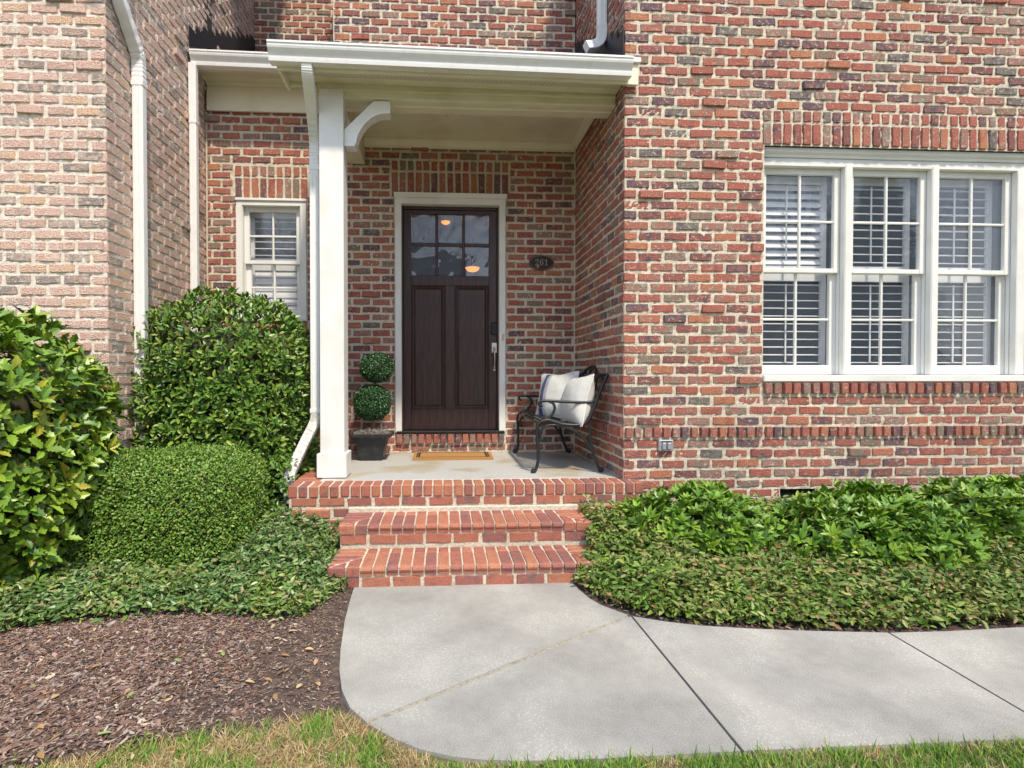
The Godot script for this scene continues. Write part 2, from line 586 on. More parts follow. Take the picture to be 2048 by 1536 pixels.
func lines(a: float, b: float, step: float, extra: Array) -> Array:
	var out: Array = [a, b]
	for e in extra:
		if e > a and e < b: out.append(e)
	out.sort()
	var full: Array = []
	for i in out.size() - 1:
		var n := maxi(1, int(ceil((out[i + 1] - out[i]) / step)))
		if out[i + 1] - out[i] < 1e-5: continue
		for k in n: full.append(lerpf(out[i], out[i + 1], float(k) / n))
	full.append(b)
	return full

# uneven joint mortar between and behind the bricks
func mortar(parent: Node, O: Vector3, U: Vector3, N: Vector3, u0: float, u1: float, y0: float, y1: float, holes: Array, m: Material, step := 0.0165, back := 0.008) -> void:
	var ex: Array = []
	var ey: Array = []
	for h in holes:
		ex.append(h[0]); ex.append(h[1]); ey.append(h[2]); ey.append(h[3])
	var us := lines(u0, u1, step, ex)
	var ys := lines(y0, y1, step, ey)
	var verts := PackedVector3Array()
	var nw := us.size()
	for y in ys:
		for u in us:
			var p: Vector3 = O + U * u + Vector3.UP * y
			var fade := clampf(minf(u - u0, u1 - u) / 0.03, 0.0, 1.0)
			var d := mort_noise.get_noise_3dv(p * 1.0) * 0.0085 + mort_noise2.get_noise_3dv(p) * 0.0060
			verts.append(p + N * minf(d * fade - back + 0.0005, -0.0012))
	var idx := PackedInt32Array()
	for j in ys.size() - 1:
		var cy: float = (ys[j] + ys[j + 1]) / 2
		for i in nw - 1:
			var cu: float = (us[i] + us[i + 1]) / 2
			var skip := false
			for h in holes:
				if cu > h[0] and cu < h[1] and cy > h[2] and cy < h[3]:
					skip = true
					break
			if skip: continue
			var a := j * nw + i
			idx.append_array([a, a + nw, a + nw + 1, a, a + nw + 1, a + 1])
	var arr := []
	arr.resize(Mesh.ARRAY_MAX)
	arr[Mesh.ARRAY_VERTEX] = verts
	arr[Mesh.ARRAY_INDEX] = idx
	var am := ArrayMesh.new()
	am.add_surface_from_arrays(Mesh.PRIMITIVE_TRIANGLES, arr)
	var s := SurfaceTool.new()
	s.create_from(am, 0)
	s.generate_normals()
	put(s.commit(), "mortar", m, parent)

# the solid wall behind, in blocks round the openings
func backing(parent: Node, O: Vector3, U: Vector3, N: Vector3, ua: float, ub: float, e0: float, e1: float, y0: float, y1: float, holes: Array, thick := 0.16) -> void:
	var u0 := ua + e0
	var u1 := ub + e1
	var ex: Array = []
	for h in holes: ex.append(h[0]); ex.append(h[1])
	var us := lines(u0, u1, 99.0, ex)
	var s := ST()
	for i in us.size() - 1:
		var cu: float = (us[i] + us[i + 1]) / 2
		var yy := [y0, y1]
		for h in holes:
			if cu > h[0] and cu < h[1]: yy.append(h[2]); yy.append(h[3])
		yy.sort()
		for j in yy.size() - 1:
			var cy: float = (yy[j] + yy[j + 1]) / 2
			var within: bool = yy[j + 1] - yy[j] < 0.001
			for h in holes:
				if cu > h[0] and cu < h[1] and cy > h[2] and cy < h[3]: within = true
			if within: continue
			bx(s, Vector3(us[i], yy[j], -thick - 0.022), Vector3(us[i + 1], yy[j + 1], -0.022), 0.0, Transform3D(Basis(U, Vector3.UP, N), O))
	fin(s, "core", M.dark, parent)

func brick_wall(label: String, O: Vector3, U: Vector3, N: Vector3, u0: float, u1: float, y0: float, y1: float, holes: Array, rows: Array, pal: String, mort: Material, wt: bool, phase := 0.0, e0 := 0.0, e1 := 0.0) -> Node3D:
	var w := group_node("wall", house, label)
	var list: Array = []
	var all: Array = holes.duplicate()
	for r in rows: all.append([r[0], r[1], r[2], r[3]])
	courses(list, O, U, N, u0, u1, y0, y1, all, pal, wt, phase)
	for r in rows: row(list, O, U, N, r[0] + 0.004, r[1] - 0.004, r[2] + 0.003, r[3] - 0.003, r[4], r[5], [], pal)
	build_bricks(list, w, pal)
	mortar(w, O, U, N, u0, u1, y0, y1, holes, mort)
	backing(w, O, U, N, u0, u1, e0, e1, y0, y1, holes)
	return w

# ---------------------------------------------------------------- house
func room(lo: Vector3, hi: Vector3, open_front := true) -> void:
	var n := group_node("interior_room", house)
	var t := 0.05
	part("floor", M.room, n, Vector3(lo.x, lo.y - t, lo.z), Vector3(hi.x, lo.y, hi.z), 0.0)
	part("ceiling", M.room, n, Vector3(lo.x, hi.y, lo.z), Vector3(hi.x, hi.y + t, hi.z), 0.0)
	part("side_wall", M.room, n, Vector3(lo.x - t, lo.y - t, lo.z), Vector3(lo.x, hi.y + t, hi.z), 0.0)
	part("side_wall", M.room, n, Vector3(hi.x, lo.y - t, lo.z), Vector3(hi.x + t, hi.y + t, hi.z), 0.0)
	part("back_wall", M.room, n, Vector3(lo.x - t, lo.y - t, lo.z - t), Vector3(hi.x + t, hi.y + t, lo.z), 0.0)

func sash(w: Node3D, xa: float, xb: float, ya: float, yb: float, z: float, top: float, bot: float, st := 0.048) -> void:
	var d := 0.034
	part("stile", M.white, w, Vector3(xa, ya, z - d), Vector3(xa + st, yb, z))
	part("stile", M.white, w, Vector3(xb - st, ya, z - d), Vector3(xb, yb, z))
	part("rail", M.white, w, Vector3(xa + st, yb - top, z - d), Vector3(xb - st, yb, z - 0.002))
	part("rail", M.white, w, Vector3(xa + st, ya, z - d), Vector3(xb - st, ya + bot, z - 0.002))
	var xm := (xa + xb) / 2
	var y0 := ya + bot
	var y1 := yb - top
	var ym := (y0 + y1) / 2
	part("muntin", M.white, w, Vector3(xm - 0.0095, y0, z - d + 0.006), Vector3(xm + 0.0095, y1, z - 0.004), 0.004)
	part("muntin", M.white, w, Vector3(xa + st, ym - 0.0095, z - d + 0.008), Vector3(xm - 0.0095, ym + 0.0095, z - 0.006), 0.004)
	part("muntin", M.white, w, Vector3(xm + 0.0095, ym - 0.0095, z - d + 0.008), Vector3(xb - st, ym + 0.0095, z - 0.006), 0.004)
	for i in 2:
		for j in 2:
			var s := ST()
			var px0: float = [xa + st, xm + 0.0095][i]
			var px1: float = [xm - 0.0095, xb - st][i]
			var py0: float = [y0, ym + 0.0095][j]
			var py1: float = [ym - 0.0095, y1][j]
			var tx := R.randf_range(-0.003, 0.003)
			var ty := R.randf_range(-0.003, 0.003)
			var zz := z - 0.018
			quad(s, Vector3(px0, py0, zz - tx - ty), Vector3(px0, py1, zz - tx + ty), Vector3(px1, py1, zz + tx + ty), Vector3(px1, py0, zz + tx - ty))
			fin(s, "pane", M.glass, w)
			s = ST()
			quad(s, Vector3(px0, py0, zz - 0.012), Vector3(px0, py1, zz - 0.012), Vector3(px1, py1, zz - 0.0115), Vector3(px1, py0, zz - 0.0125))
			fin(s, "inner_pane", M.glass_inner, w)

func shutter(w: Node3D, xa: float, xb: float, ya: float, yb: float, z: float, tilt: float, rod := true) -> void:
	var st := 0.045
	part("shutter_stile", M.louver, w, Vector3(xa, ya, z - 0.028), Vector3(xa + st, yb, z))
	part("shutter_stile", M.louver, w, Vector3(xb - st, ya, z - 0.028), Vector3(xb, yb, z))
	part("shutter_rail", M.louver, w, Vector3(xa + st, ya, z - 0.028), Vector3(xb - st, ya + 0.06, z))
	part("shutter_rail", M.louver, w, Vector3(xa + st, yb - 0.06, z - 0.028), Vector3(xb - st, yb, z))
	var n := int((yb - ya - 0.13) / 0.064)
	var sp := (yb - ya - 0.12) / n
	var blade: ArrayMesh = null
	for i in n:
		var y := ya + 0.06 + (i + 0.5) * sp
		if blade == null:
			var s := ST()
			var prof: Array = []
			for k in 10:
				var a := TAU * k / 10
				prof.append(Vector2(cos(a) * 0.036, sin(a) * 0.0052))
			sweep(s, prof, Vector3(xa + st + 0.003, 0, 0), Vector3(xb - st - 0.003, 0, 0), true)
			s.generate_normals()
			blade = s.commit()
		var o := put(blade, "slat", M.louver, w)
		o.position = Vector3(0, y, z - 0.014)
		o.rotation.x = tilt + R.randf_range(-0.03, 0.03)
	if rod:
		var xr := xa + (xb - xa) * 0.44
		part("tilt_rod", M.louver, w, Vector3(xr - 0.006, ya + 0.09, z + 0.024), Vector3(xr + 0.006, yb - 0.09, z + 0.034), 0.002)

func window_bay(w: Node3D, xa: float, xb: float, ya: float, ym: float, yb: float, z: float, tu: float, tl: float) -> void:
	# channels the sashes slide in
	for sd in [0, 1]:
		var x: float = xa if sd == 0 else xb
		var g := 1.0 if sd == 0 else -1.0
		for k in 3:
			var w0 := 0.006 + 0.005 * k
			part("jamb", M.white, w, Vector3(minf(x, x + g * w0), ya, z - 0.05 - 0.034 * k), Vector3(maxf(x, x + g * w0), yb, z - 0.05 - 0.034 * k + (0.05 if k == 0 else 0.030)), 0.002)
	sash(w, xa + 0.008, xb - 0.008, ym - 0.018, yb, z - 0.052, 0.048, 0.036)
	sash(w, xa + 0.012, xb - 0.012, ya, ym + 0.016, z - 0.092, 0.034, 0.078)
	shutter(w, xa + 0.012, xb - 0.012, ym + 0.01, yb - 0.01, z - 0.20, tu)
	shutter(w, xa + 0.012, xb - 0.012, ya + 0.01, ym, z - 0.20, tl)

func build_house() -> void:
	house = thing("brick_house", "red brick house front with white trimmed porch, dark door and shuttered windows", "house")
	var X := Vector3.RIGHT
	var Zp := Vector3.BACK
	var pale: Material = M.mortar_pale
	# right wing front
	var wh := [[2.556, 4.90, 1.252, 3.127]]
	brick_wall("red brick wall around the triple window", Vector3(0, 0, ZR), X, Zp, XS + 0.004, 7.4, -0.1, 6.3, wh + [[2.71, 3.0, 0.32, 0.395], [4.42, 4.75, 0.32, 0.395]],
		[[2.53, 4.92, 3.127, 3.308, 0.082, 0.004], [2.53, 4.92, 3.312, 3.408, 0.082, 0.0], [2.548, 4.92, 1.152, 1.252, 0.079, 0.026]], "red", M.mortar, true, 0.0, 0.03, 0.0)
	# porch side wall
	brick_wall("red brick side wall behind the bench", Vector3(XS, 0, 0), Zp, -X, 0.004, ZR - 0.004, 0.40, 6.3, [[0.0, 1.5, 3.80, 4.05]], [], "red", M.mortar, true, 0.10, -0.2, -0.03)
	# entry wall with the door and the small window
	brick_wall("shaded red brick entry wall around the dark door", Vector3.ZERO, X, Zp, XL + 0.006, XS - 0.004, 0.30, 6.4,
		[[-0.482, 0.679, 0.70, 3.214], [-2.105, -1.395, 1.865, 3.13], [-1.115, XS, 3.86, 4.40], [XL, -1.115, 4.22, 6.5]],
		[[-0.53, 0.72, 3.214, 3.442, 0.081, 0.003], [-0.53, 0.72, 3.446, 3.562, 0.081, 0.0], [-2.13, -1.37, 3.13, 3.35, 0.084, 0.004], [-2.13, -1.37, 3.354, 3.47, 0.084, 0.0], [-0.482, 0.679, 0.585, 0.70, 0.079, 0.035], [-2.12, -1.38, 1.765, 1.865, 0.08, 0.02]], "red", M.mortar, false, 0.05, -0.15, 0.15)
	# left wing
	brick_wall("pale pink brick front of the left wing", Vector3(0, 0, ZL), X, Zp, -4.7, XL - 0.004, -0.1, 4.55, [], [], "pink", pale, true, 0.06, 0.0, -0.03)
	brick_wall("weathered brick side wall of the left wing", Vector3(XL, 0, 0), -Zp, X, -ZL + 0.004, 1.55, -0.1, 7.2, [], [], "pink", pale, true, 0.0, 0.03, 0.1)
	brick_wall("upper brick wall set back behind the low roof", Vector3(0, 0, -1.5), X, Zp, XL, -1.0, 5.0, 7.2, [], [], "red", M.mortar, false, 0.03)
	part("caulk_joint", M.caulk, house, Vector3(XL + 0.005, 0.3, 0.0), Vector3(XL + 0.022, 4.0, 0.006), 0.002)
	part("corner_joint", M.mortar, house, Vector3(XS - 0.010, 0.42, -0.01), Vector3(XS + 0.01, 3.70, 0.010), 0.004)
	part("return_wall", M.dark, house, Vector3(-1.10, 4.5, -1.5), Vector3(-0.95, 7.2, -0.2), 0.0)
	# foundation vents
	for v in [[2.71, 3.0], [4.42, 4.75]]:
		var n := group_node("foundation_vent", house)
		part("recess", M.dark, n, Vector3(v[0], 0.32, ZR - 0.08), Vector3(v[1], 0.395, ZR - 0.05), 0.0)
		for i in 4: part("bar", M.metal_dark, n, Vector3(v[0], 0.328 + i * 0.018, ZR - 0.045), Vector3(v[1], 0.332 + i * 0.018, ZR - 0.03), 0.001)
	triple_window()
	small_window()
	front_door()
	porch_roof()
	downspouts()
	room(Vector3(1.75, 0.7, -2.6), Vector3(5.4, 3.45, ZR - 0.185))
	room(Vector3(-0.95, 0.6, -4.6), Vector3(1.3, 3.75, -0.185))
	room(Vector3(-2.35, 0.9, -2.0), Vector3(-1.05, 3.5, -0.185))
	# eaves of the storeys above the frame
	part("eave", M.trim, house, Vector3(-4.9, 4.55, ZL - 0.1), Vector3(XL + 0.12, 4.75, ZL + 0.30))
	part("eave", M.trim, house, Vector3(XL - 0.5, 7.25, -2.2), Vector3(-1.72, 7.45, 0.4))

func triple_window() -> void:
	var w := group_node("window", house, "wide white triple window with open plantation shutters")
	var z := 1.50
	var yt := 2.995
	var yb := 1.312
	part("side_casing", M.white, w, Vector3(2.556, yb, 1.37), Vector3(2.588, yt, z))
	part("side_casing", M.white, w, Vector3(4.766, yb, 1.37), Vector3(4.84, yt, z))
	part("side_casing", M.white, w, Vector3(4.842, yb, 1.37), Vector3(4.90, yt + 0.1, z + 0.022))
	part("mullion", M.white, w, Vector3(3.277, yb, 1.37), Vector3(3.331, yt + 0.02, z + 0.004))
	part("mullion", M.white, w, Vector3(4.020, yb, 1.37), Vector3(4.072, yt + 0.02, z + 0.004))
	part("head_casing", M.white, w, Vector3(2.556, yt, 1.37), Vector3(4.84, 3.06, z - 0.004))
	var s := ST()
	sweep(s, [Vector2(0, 0), Vector2(0.014, 0), Vector2(0.018, 0.018), Vector2(0.036, 0.034), Vector2(0.040, 0.066), Vector2(0.0, 0.066)], Vector3(2.556, 3.06, z - 0.006), Vector3(4.90, 3.06, z - 0.006))
	fin(s, "head_molding", M.white, w)
	part("sill", M.white, w, Vector3(2.556, 1.254, 1.37), Vector3(4.90, 1.308, ZR + 0.016), 0.006)
	window_bay(w, 2.588, 3.277, yb, 2.165, yt, z, 0.95, 0.12)
	window_bay(w, 3.331, 4.020, yb, 2.165, yt, z, 0.20, 0.10)
	window_bay(w, 4.072, 4.766, yb, 2.165, yt, z, 0.16, 0.10)

func small_window() -> void:
	var w := group_node("window", house, "narrow white shuttered window behind the rounded shrub")
	var z := 0.018
	part("side_casing", M.white, w, Vector3(-2.105, 1.91, -0.15), Vector3(-2.045, 3.055, z))
	part("side_casing", M.white, w, Vector3(-1.455, 1.91, -0.15), Vector3(-1.395, 3.055, z))
	part("head_casing", M.white, w, Vector3(-2.105, 3.055, -0.15), Vector3(-1.395, 3.10, z - 0.003))
	part("head_molding", M.white, w, Vector3(-2.112, 3.101, -0.15), Vector3(-1.388, 3.129, z + 0.012), 0.005)
	part("sill", M.white, w, Vector3(-2.112, 1.867, -0.15), Vector3(-1.388, 1.909, z + 0.022), 0.005)
	window_bay(w, -2.045, -1.455, 1.91, 2.485, 3.055, z - 0.012, 0.25, 1.44)

func front_door() -> void:
	var d := group_node("door", house, "dark stained wooden front door with six glass panes")
	# casing
	part("side_casing", M.white, d, Vector3(-0.482, 0.705, -0.15), Vector3(-0.415, 3.10, 0.022), 0.004)
	part("side_casing", M.white, d, Vector3(0.612, 0.705, -0.15), Vector3(0.679, 3.10, 0.022), 0.004)
	part("head_casing", M.white, d, Vector3(-0.482, 3.10, -0.15), Vector3(0.679, 3.165, 0.020), 0.004)
	var s := ST()
	sweep(s, [Vector2(0, 0), Vector2(0.022, 0), Vector2(0.026, 0.015), Vector2(0.042, 0.03), Vector2(0.044, 0.046), Vector2(0, 0.046)], Vector3(-0.492, 3.166, 0.0), Vector3(0.689, 3.166, 0.0))
	fin(s, "head_molding", M.white, d)
	part("stop", M.door, d, Vector3(-0.415, 0.72, -0.15), Vector3(-0.400, 3.10, -0.062), 0.002)
	part("stop", M.door, d, Vector3(0.597, 0.72, -0.15), Vector3(0.612, 3.10, -0.062), 0.002)
	part("stop", M.door, d, Vector3(-0.400, 3.07, -0.15), Vector3(0.597, 3.10, -0.062), 0.002)
	part("threshold", M.metal_dark, d, Vector3(-0.47, 0.700, -0.15), Vector3(0.667, 0.722, 0.045), 0.006)
	var z := -0.085
	var zb := -0.13
	var XX := func(u: float) -> float: return (-0.415 + (u - 803.0) / 189.9) * 1.0156
	var YY := func(v: float) -> float: return 1.30 + (752.0 - v) / 189.0 * 1.0156
	var x0 := -0.399
	var x1 := 0.596
	var xa: float = XX.call(822.0)
	var xb: float = XX.call(977.5)
	var ytop := 3.068
	var yp1: float = YY.call(430.5)
	var yp0: float = YY.call(552.5)
	var yl0: float = YY.call(571.5)
	var yb0: float = YY.call(818.0)
	part("door_stile", M.door, d, Vector3(x0, 0.725, zb), Vector3(xa, ytop, z))
	part("door_stile", M.door, d, Vector3(xb, 0.725, zb), Vector3(x1, ytop, z))
	part("door_rail", M.door, d, Vector3(xa, yp1, zb), Vector3(xb, ytop, z - 0.001))
	part("door_rail", M.door, d, Vector3(xa, yl0, zb), Vector3(xb, yp0, z - 0.001))
	part("door_rail", M.door, d, Vector3(xa, 0.725, zb), Vector3(xb, yb0, z - 0.001))
	var xm0: float = XX.call(890.0)
	var xm1: float = XX.call(909.0)
	part("door_stile", M.door, d, Vector3(xm0, yb0, zb), Vector3(xm1, yl0, z - 0.001))
	for p in [[xa, xm0], [xm1, xb]]:
		var t := ST()
		var f := func(i: float, zz: float) -> Array:
			return [Vector3(p[0] + i, yb0 + i, zz), Vector3(p[0] + i, yl0 - i, zz), Vector3(p[1] - i, yl0 - i, zz), Vector3(p[1] - i, yb0 + i, zz)]
		var loops := [f.call(0.0, z - 0.008), f.call(0.008, z - 0.006), f.call(0.016, z - 0.020), f.call(0.026, z - 0.022), f.call(0.046, z - 0.010), f.call(0.05, z - 0.010)]
		for l in loops.size() - 1:
			for k in 4:
				quad(t, loops[l][k], loops[l][(k + 1) % 4], loops[l + 1][(k + 1) % 4], loops[l + 1][k])
		var e: Array = loops[loops.size() - 1]
		quad(t, e[0], e[1], e[2], e[3])
		fin(t, "panel", M.door, d)
	# lights of glass
	var pw := (xb - xa)
	var mx := [XX.call(870.0), XX.call(875.8), XX.call(923.8), XX.call(929.4)]
	var my := [YY.call(494.0), YY.call(487.2)]
	part("muntin", M.door, d, Vector3(mx[0], yp0, zb + 0.008), Vector3(mx[1], yp1, z - 0.006), 0.005)
	part("muntin", M.door, d, Vector3(mx[2], yp0, zb + 0.008), Vector3(mx[3], yp1, z - 0.006), 0.005)
	var xs := [[xa, mx[0]], [mx[1], mx[2]], [mx[3], xb]]
	for i in 3:
		part("muntin", M.door, d, Vector3(xs[i][0], my[0], zb + 0.010), Vector3(xs[i][1], my[1], z - 0.008), 0.005)
		for j in 2:
			var q := ST()
			var y0: float = [yp0, my[1]][j]
			var y1: float = [my[0], yp1][j]
			var n := 6
			for a in n:
				for b in n:
					var c: Array = []
					for o in [[0, 0], [0, 1], [1, 1], [1, 0]]:
						var fx := float(a + o[0]) / n
						var fy := float(b + o[1]) / n
						var px := lerpf(xs[i][0], xs[i][1], fx)
						var py := lerpf(y0, y1, fy)
						c.append(Vector3(px, py, -0.108 + 0.0022 * mort_noise2.get_noise_3d(px * 0.16, py * 0.16, i * 3.0 + j)))
					quad(q, c[0], c[1], c[2], c[3], true)
			fin(q, "pane", M.glass_door, d)
	# lock and handle
	var hx: float = XX.call(988.0)
	var k := part("keypad_lock", M.metal_dark, d, Vector3(hx - 0.034, YY.call(669.0), z), Vector3(hx + 0.034, YY.call(645.0), z + 0.028), 0.012)
	for r in 4:
		for c in 2:
			part("key", M.flash, d, Vector3(hx - 0.018 + c * 0.02, YY.call(664.0) + 0.022 * r + 0.01, z + 0.027), Vector3(hx - 0.004 + c * 0.02, YY.call(664.0) + 0.022 * r + 0.022, z + 0.031), 0.002)
	part("escutcheon", M.nickel, d, Vector3(hx - 0.030, YY.call(706.0), z), Vector3(hx + 0.030, YY.call(685.0), z + 0.014), 0.008)
	var t := ST()
	tube(t, spline([Vector3(hx, YY.call(702.0), z + 0.01), Vector3(hx, YY.call(700.0), z + 0.05), Vector3(hx, YY.call(712.0), z + 0.062), Vector3(hx, YY.call(726.0), z + 0.058), Vector3(hx, YY.call(737.0), z + 0.035), Vector3(hx, YY.call(738.0), z + 0.005)], 6), 0.009, 0.008, 10)
	fin(t, "handle", M.nickel, d)
	part("thumb_latch", M.nickel, d, Vector3(hx - 0.012, YY.call(697.0), z + 0.012), Vector3(hx + 0.012, YY.call(694.0), z + 0.05), 0.004)
	part("handle_foot", M.nickel, d, Vector3(hx - 0.016, YY.call(742.0), z), Vector3(hx + 0.016, YY.call(733.0), z + 0.012), 0.006)
	part("doorbell", M.caulk, d, Vector3(0.640, 1.675, 0.022), Vector3(0.657, 1.745, 0.034), 0.004)

func porch_roof() -> void:
	var r := group_node("porch_roof", house, "white trimmed porch roof with gutter and beam")
	var tl := 0.5 * 0.028
	# the front edge falls a little to the right
	var L := func(x: float, y: float, z: float) -> Vector3: return Vector3(x, y - 0.0105 * x, z)
	var s := ST()
	sweep(s, [Vector2(-0.022, -0.165), Vector2(0.0, -0.165), Vector2(0.0, 0.03), Vector2(-0.022, 0.03)], L.call(-1.215, 3.722, 1.62), L.call(1.515, 3.722, 1.62))
	fin(s, "fascia", M.trim, r)
	part("fascia_return", M.white, r, Vector3(1.436, 3.545, ZR + 0.004), Vector3(1.512, 3.725, 1.597))
	part("fascia_return", M.white, r, Vector3(1.436, 3.70, 1.621), Vector3(1.528, 3.738, 1.642))
	s = ST()
	var k_style := [Vector2(0.001, -0.005), Vector2(0.001, -0.122), Vector2(0.072, -0.126), Vector2(0.078, -0.124), Vector2(0.082, -0.104), Vector2(0.084, -0.088), Vector2(0.090, -0.076), Vector2(0.102, -0.060),
		Vector2(0.112, -0.046), Vector2(0.117, -0.032), Vector2(0.118, -0.018), Vector2(0.124, -0.014), Vector2(0.124, 0.0), Vector2(0.112, 0.0), Vector2(0.108, -0.03), Vector2(0.07, -0.06), Vector2(0.01, -0.06), Vector2(0.008, -0.005)]
	sweep(s, k_style.duplicate(), L.call(-1.25, 3.702, 1.62), L.call(1.436, 3.702, 1.62))
	fin(s, "gutter", M.alum, r)
	# soffit with its vent strip
	var tv := PackedByteArray()
	tv.resize(32 * 32 * 3)
	for y in 32:
		for x in 32:
			var hole := Vector2(x - 8, y - 8).length() < 4.2 or Vector2(x - 24, y - 24).length() < 4.2
			var c := lin(0.16, 0.14, 0.09) if hole else lin(0.66, 0.635, 0.53)
			tv[(y * 32 + x) * 3] = int(c.r * 255)
			tv[(y * 32 + x) * 3 + 1] = int(c.g * 255)
			tv[(y * 32 + x) * 3 + 2] = int(c.b * 255)
	M.vent = tri_mat(tex_from(tv, 32), 0.034, 0.6)
	s = ST()
	sweep(s, [Vector2(-0.265, 0.0), Vector2(-0.175, 0.0), Vector2(-0.175, 0.012), Vector2(-0.265, 0.012)], L.call(-1.19, 3.612, 1.62), L.call(XS, 3.612, 1.62))
	fin(s, "soffit", M.trim, r)
	s = ST()
	sweep(s, [Vector2(-0.174, 0.001), Vector2(-0.105, 0.001), Vector2(-0.105, 0.012), Vector2(-0.174, 0.012)], L.call(-1.19, 3.612, 1.62), L.call(XS, 3.612, 1.62))
	fin(s, "soffit_vent", M.vent, r)
	s = ST()
	sweep(s, [Vector2(-0.104, 0.0), Vector2(-0.022, 0.0), Vector2(-0.022, 0.012), Vector2(-0.104, 0.012)], L.call(-1.19, 3.612, 1.62), L.call(XS, 3.612, 1.62))
	fin(s, "soffit", M.trim, r)
	part("soffit_return_trim", M.trim, r, Vector3(-1.212, 3.56, 1.335), Vector3(-1.188, 3.63, 1.596))
	part("soffit_end", M.trim, r, Vector3(-1.188, 3.60, 1.31), Vector3(-0.99, 3.68, 1.352))
	# beams
	s = ST()
	sweep(s, [Vector2(1.142, 3.502), Vector2(1.142, 3.80), Vector2(1.352, 3.80), Vector2(1.352, 3.585), Vector2(1.362, 3.58), Vector2(1.362, 3.568), Vector2(1.348, 3.562), Vector2(1.348, 3.522), Vector2(1.358, 3.518), Vector2(1.358, 3.508), Vector2(1.33, 3.502), Vector2(1.262, 3.502), Vector2(1.255, 3.494), Vector2(1.243, 3.494), Vector2(1.236, 3.502)], Vector3(-0.985, 0, 0), Vector3(XS - 0.004, 0, 0))
	fin(s, "beam", M.trim, r)
	part("beam", M.trim, r, Vector3(-0.96, 3.502, 0.01), Vector3(-0.79, 3.80, 1.141), 0.004)
	part("porch_ceiling", M.trim, r, Vector3(-0.96, 3.775, 0.0), Vector3(XS - 0.003, 3.80, 1.14), 0.0)
	var crown := [Vector2(0, 0), Vector2(0.012, 0), Vector2(0.016, 0.02), Vector2(0.05, 0.062), Vector2(0.066, 0.068), Vector2(0.066, 0.098), Vector2(0, 0.098)]
	s = ST()
	sweep(s, crown.duplicate(), Vector3(-0.79, 3.677, 0.008), Vector3(XS - 0.004, 3.677, 0.008))
	fin(s, "crown_molding", M.trim, r)
	s = ST()
	sweep(s, crown.duplicate(), Vector3.ZERO, Vector3(1.07, 0, 0))
	var t2 := turned(s, Basis(Vector3(0, 0, 1), Vector3.UP, Vector3(-1, 0, 0)), Vector3(XS - 0.01, 3.677, 0.07))
	fin2(t2, "crown_molding", M.trim, r)
	# recessed lamp in the ceiling
	s = ST()
	var ring := PackedVector3Array()
	for k in 25: ring.append(Vector3(0.117 + cos(TAU * k / 24) * 0.075, 3.773, 0.56 + sin(TAU * k / 24) * 0.075))
	tube(s, ring, 0.009, 0.009, 6)
	fin(s, "recessed_lamp", M.white, r)
	# shed roof
	s = ST()
	quad(s, Vector3(-1.12, 3.70, 1.70), Vector3(-1.12, 4.62, 0.02), Vector3(XS - 0.01, 4.62, 0.02), Vector3(XS - 0.01, 3.70, 1.70))
	quad(s, Vector3(-1.12, 3.68, 1.70), Vector3(XS - 0.01, 3.68, 1.70), Vector3(XS - 0.01, 4.60, 0.02), Vector3(-1.12, 4.60, 0.02))
	fin(s, "roof_deck", M.shingle, r)
	s = ST()
	tri(s, Vector3(-1.10, 3.68, 1.62), Vector3(-1.10, 3.68, 0.02), Vector3(-1.10, 4.60, 0.02))
	fin(s, "gable_side", M.trim, r)
	# step flashing up the side wall
	for i in 10:
		var zf := 1.50 - i * 0.155
		var yr := 3.72 + (1.68 - zf) * 0.5476
		var f := ST()
		var x := XS - 0.012
		slab(f, PackedVector2Array([Vector2(-0.078, 0.04), Vector2(0.078, -0.045), Vector2(0.078, 0.165), Vector2(-0.078, 0.165)]), 0.0, 0.003)
		fin2(turned(f, Basis(Vector3(0, 0, 1), Vector3.UP, Vector3(-1, 0, 0)), Vector3(x, yr + 0.02, zf)), "flashing", M.flash, r)
	bracket(r)
	# column
	var c := group_node("porch_column", house, "square white porch column with plain base")
	part("shaft", M.white, c, Vector3(-0.962, FLOOR + 0.10, 1.19), Vector3(-0.772, 3.565, 1.38), 0.004)
	part("base", M.white, c, Vector3(-0.985, FLOOR + 0.006, 1.165), Vector3(-0.752, 0.683, 1.405), 0.004)
	# low eave over the recess at the left
	var e := group_node("recess_eave", house, "white gutter and soffit over the small window")
	s = ST()
	sweep(s, k_style.duplicate(), Vector3(XL + 0.03, 4.395, 0.30), Vector3(-1.10, 4.38, 0.30))
	fin(s, "gutter", M.alum, e)
	part("fascia", M.trim, e, Vector3(XL + 0.02, 4.27, 0.278), Vector3(-1.10, 4.42, 0.30))
	part("soffit", M.trim, e, Vector3(XL + 0.02, 4.292, 0.0), Vector3(-1.10, 4.305, 0.14), 0.0)
	part("soffit_vent", M.vent, e, Vector3(XL + 0.02, 4.293, 0.141), Vector3(-1.10, 4.305, 0.215), 0.0)
	part("soffit", M.trim, e, Vector3(XL + 0.02, 4.292, 0.216), Vector3(-1.10, 4.305, 0.277), 0.0)
	part("frieze", M.trim, e, Vector3(XL + 0.03, 4.005, 0.008), Vector3(-0.80, 4.25, 0.034), 0.003)
	s = ST()
	sweep(s, [Vector2(0, 0), Vector2(0.012, 0), Vector2(0.034, 0.03), Vector2(0.034, 0.042), Vector2(0, 0.042)], Vector3(XL + 0.03, 4.25, 0.008), Vector3(-0.80, 4.25, 0.008))
	fin(s, "bed_molding", M.trim, e)
	s = ST()
	quad(s, Vector3(XL, 4.385, 0.40), Vector3(XL, 5.46, -1.49), Vector3(-1.0, 5.46, -1.49), Vector3(-1.0, 4.385, 0.40))
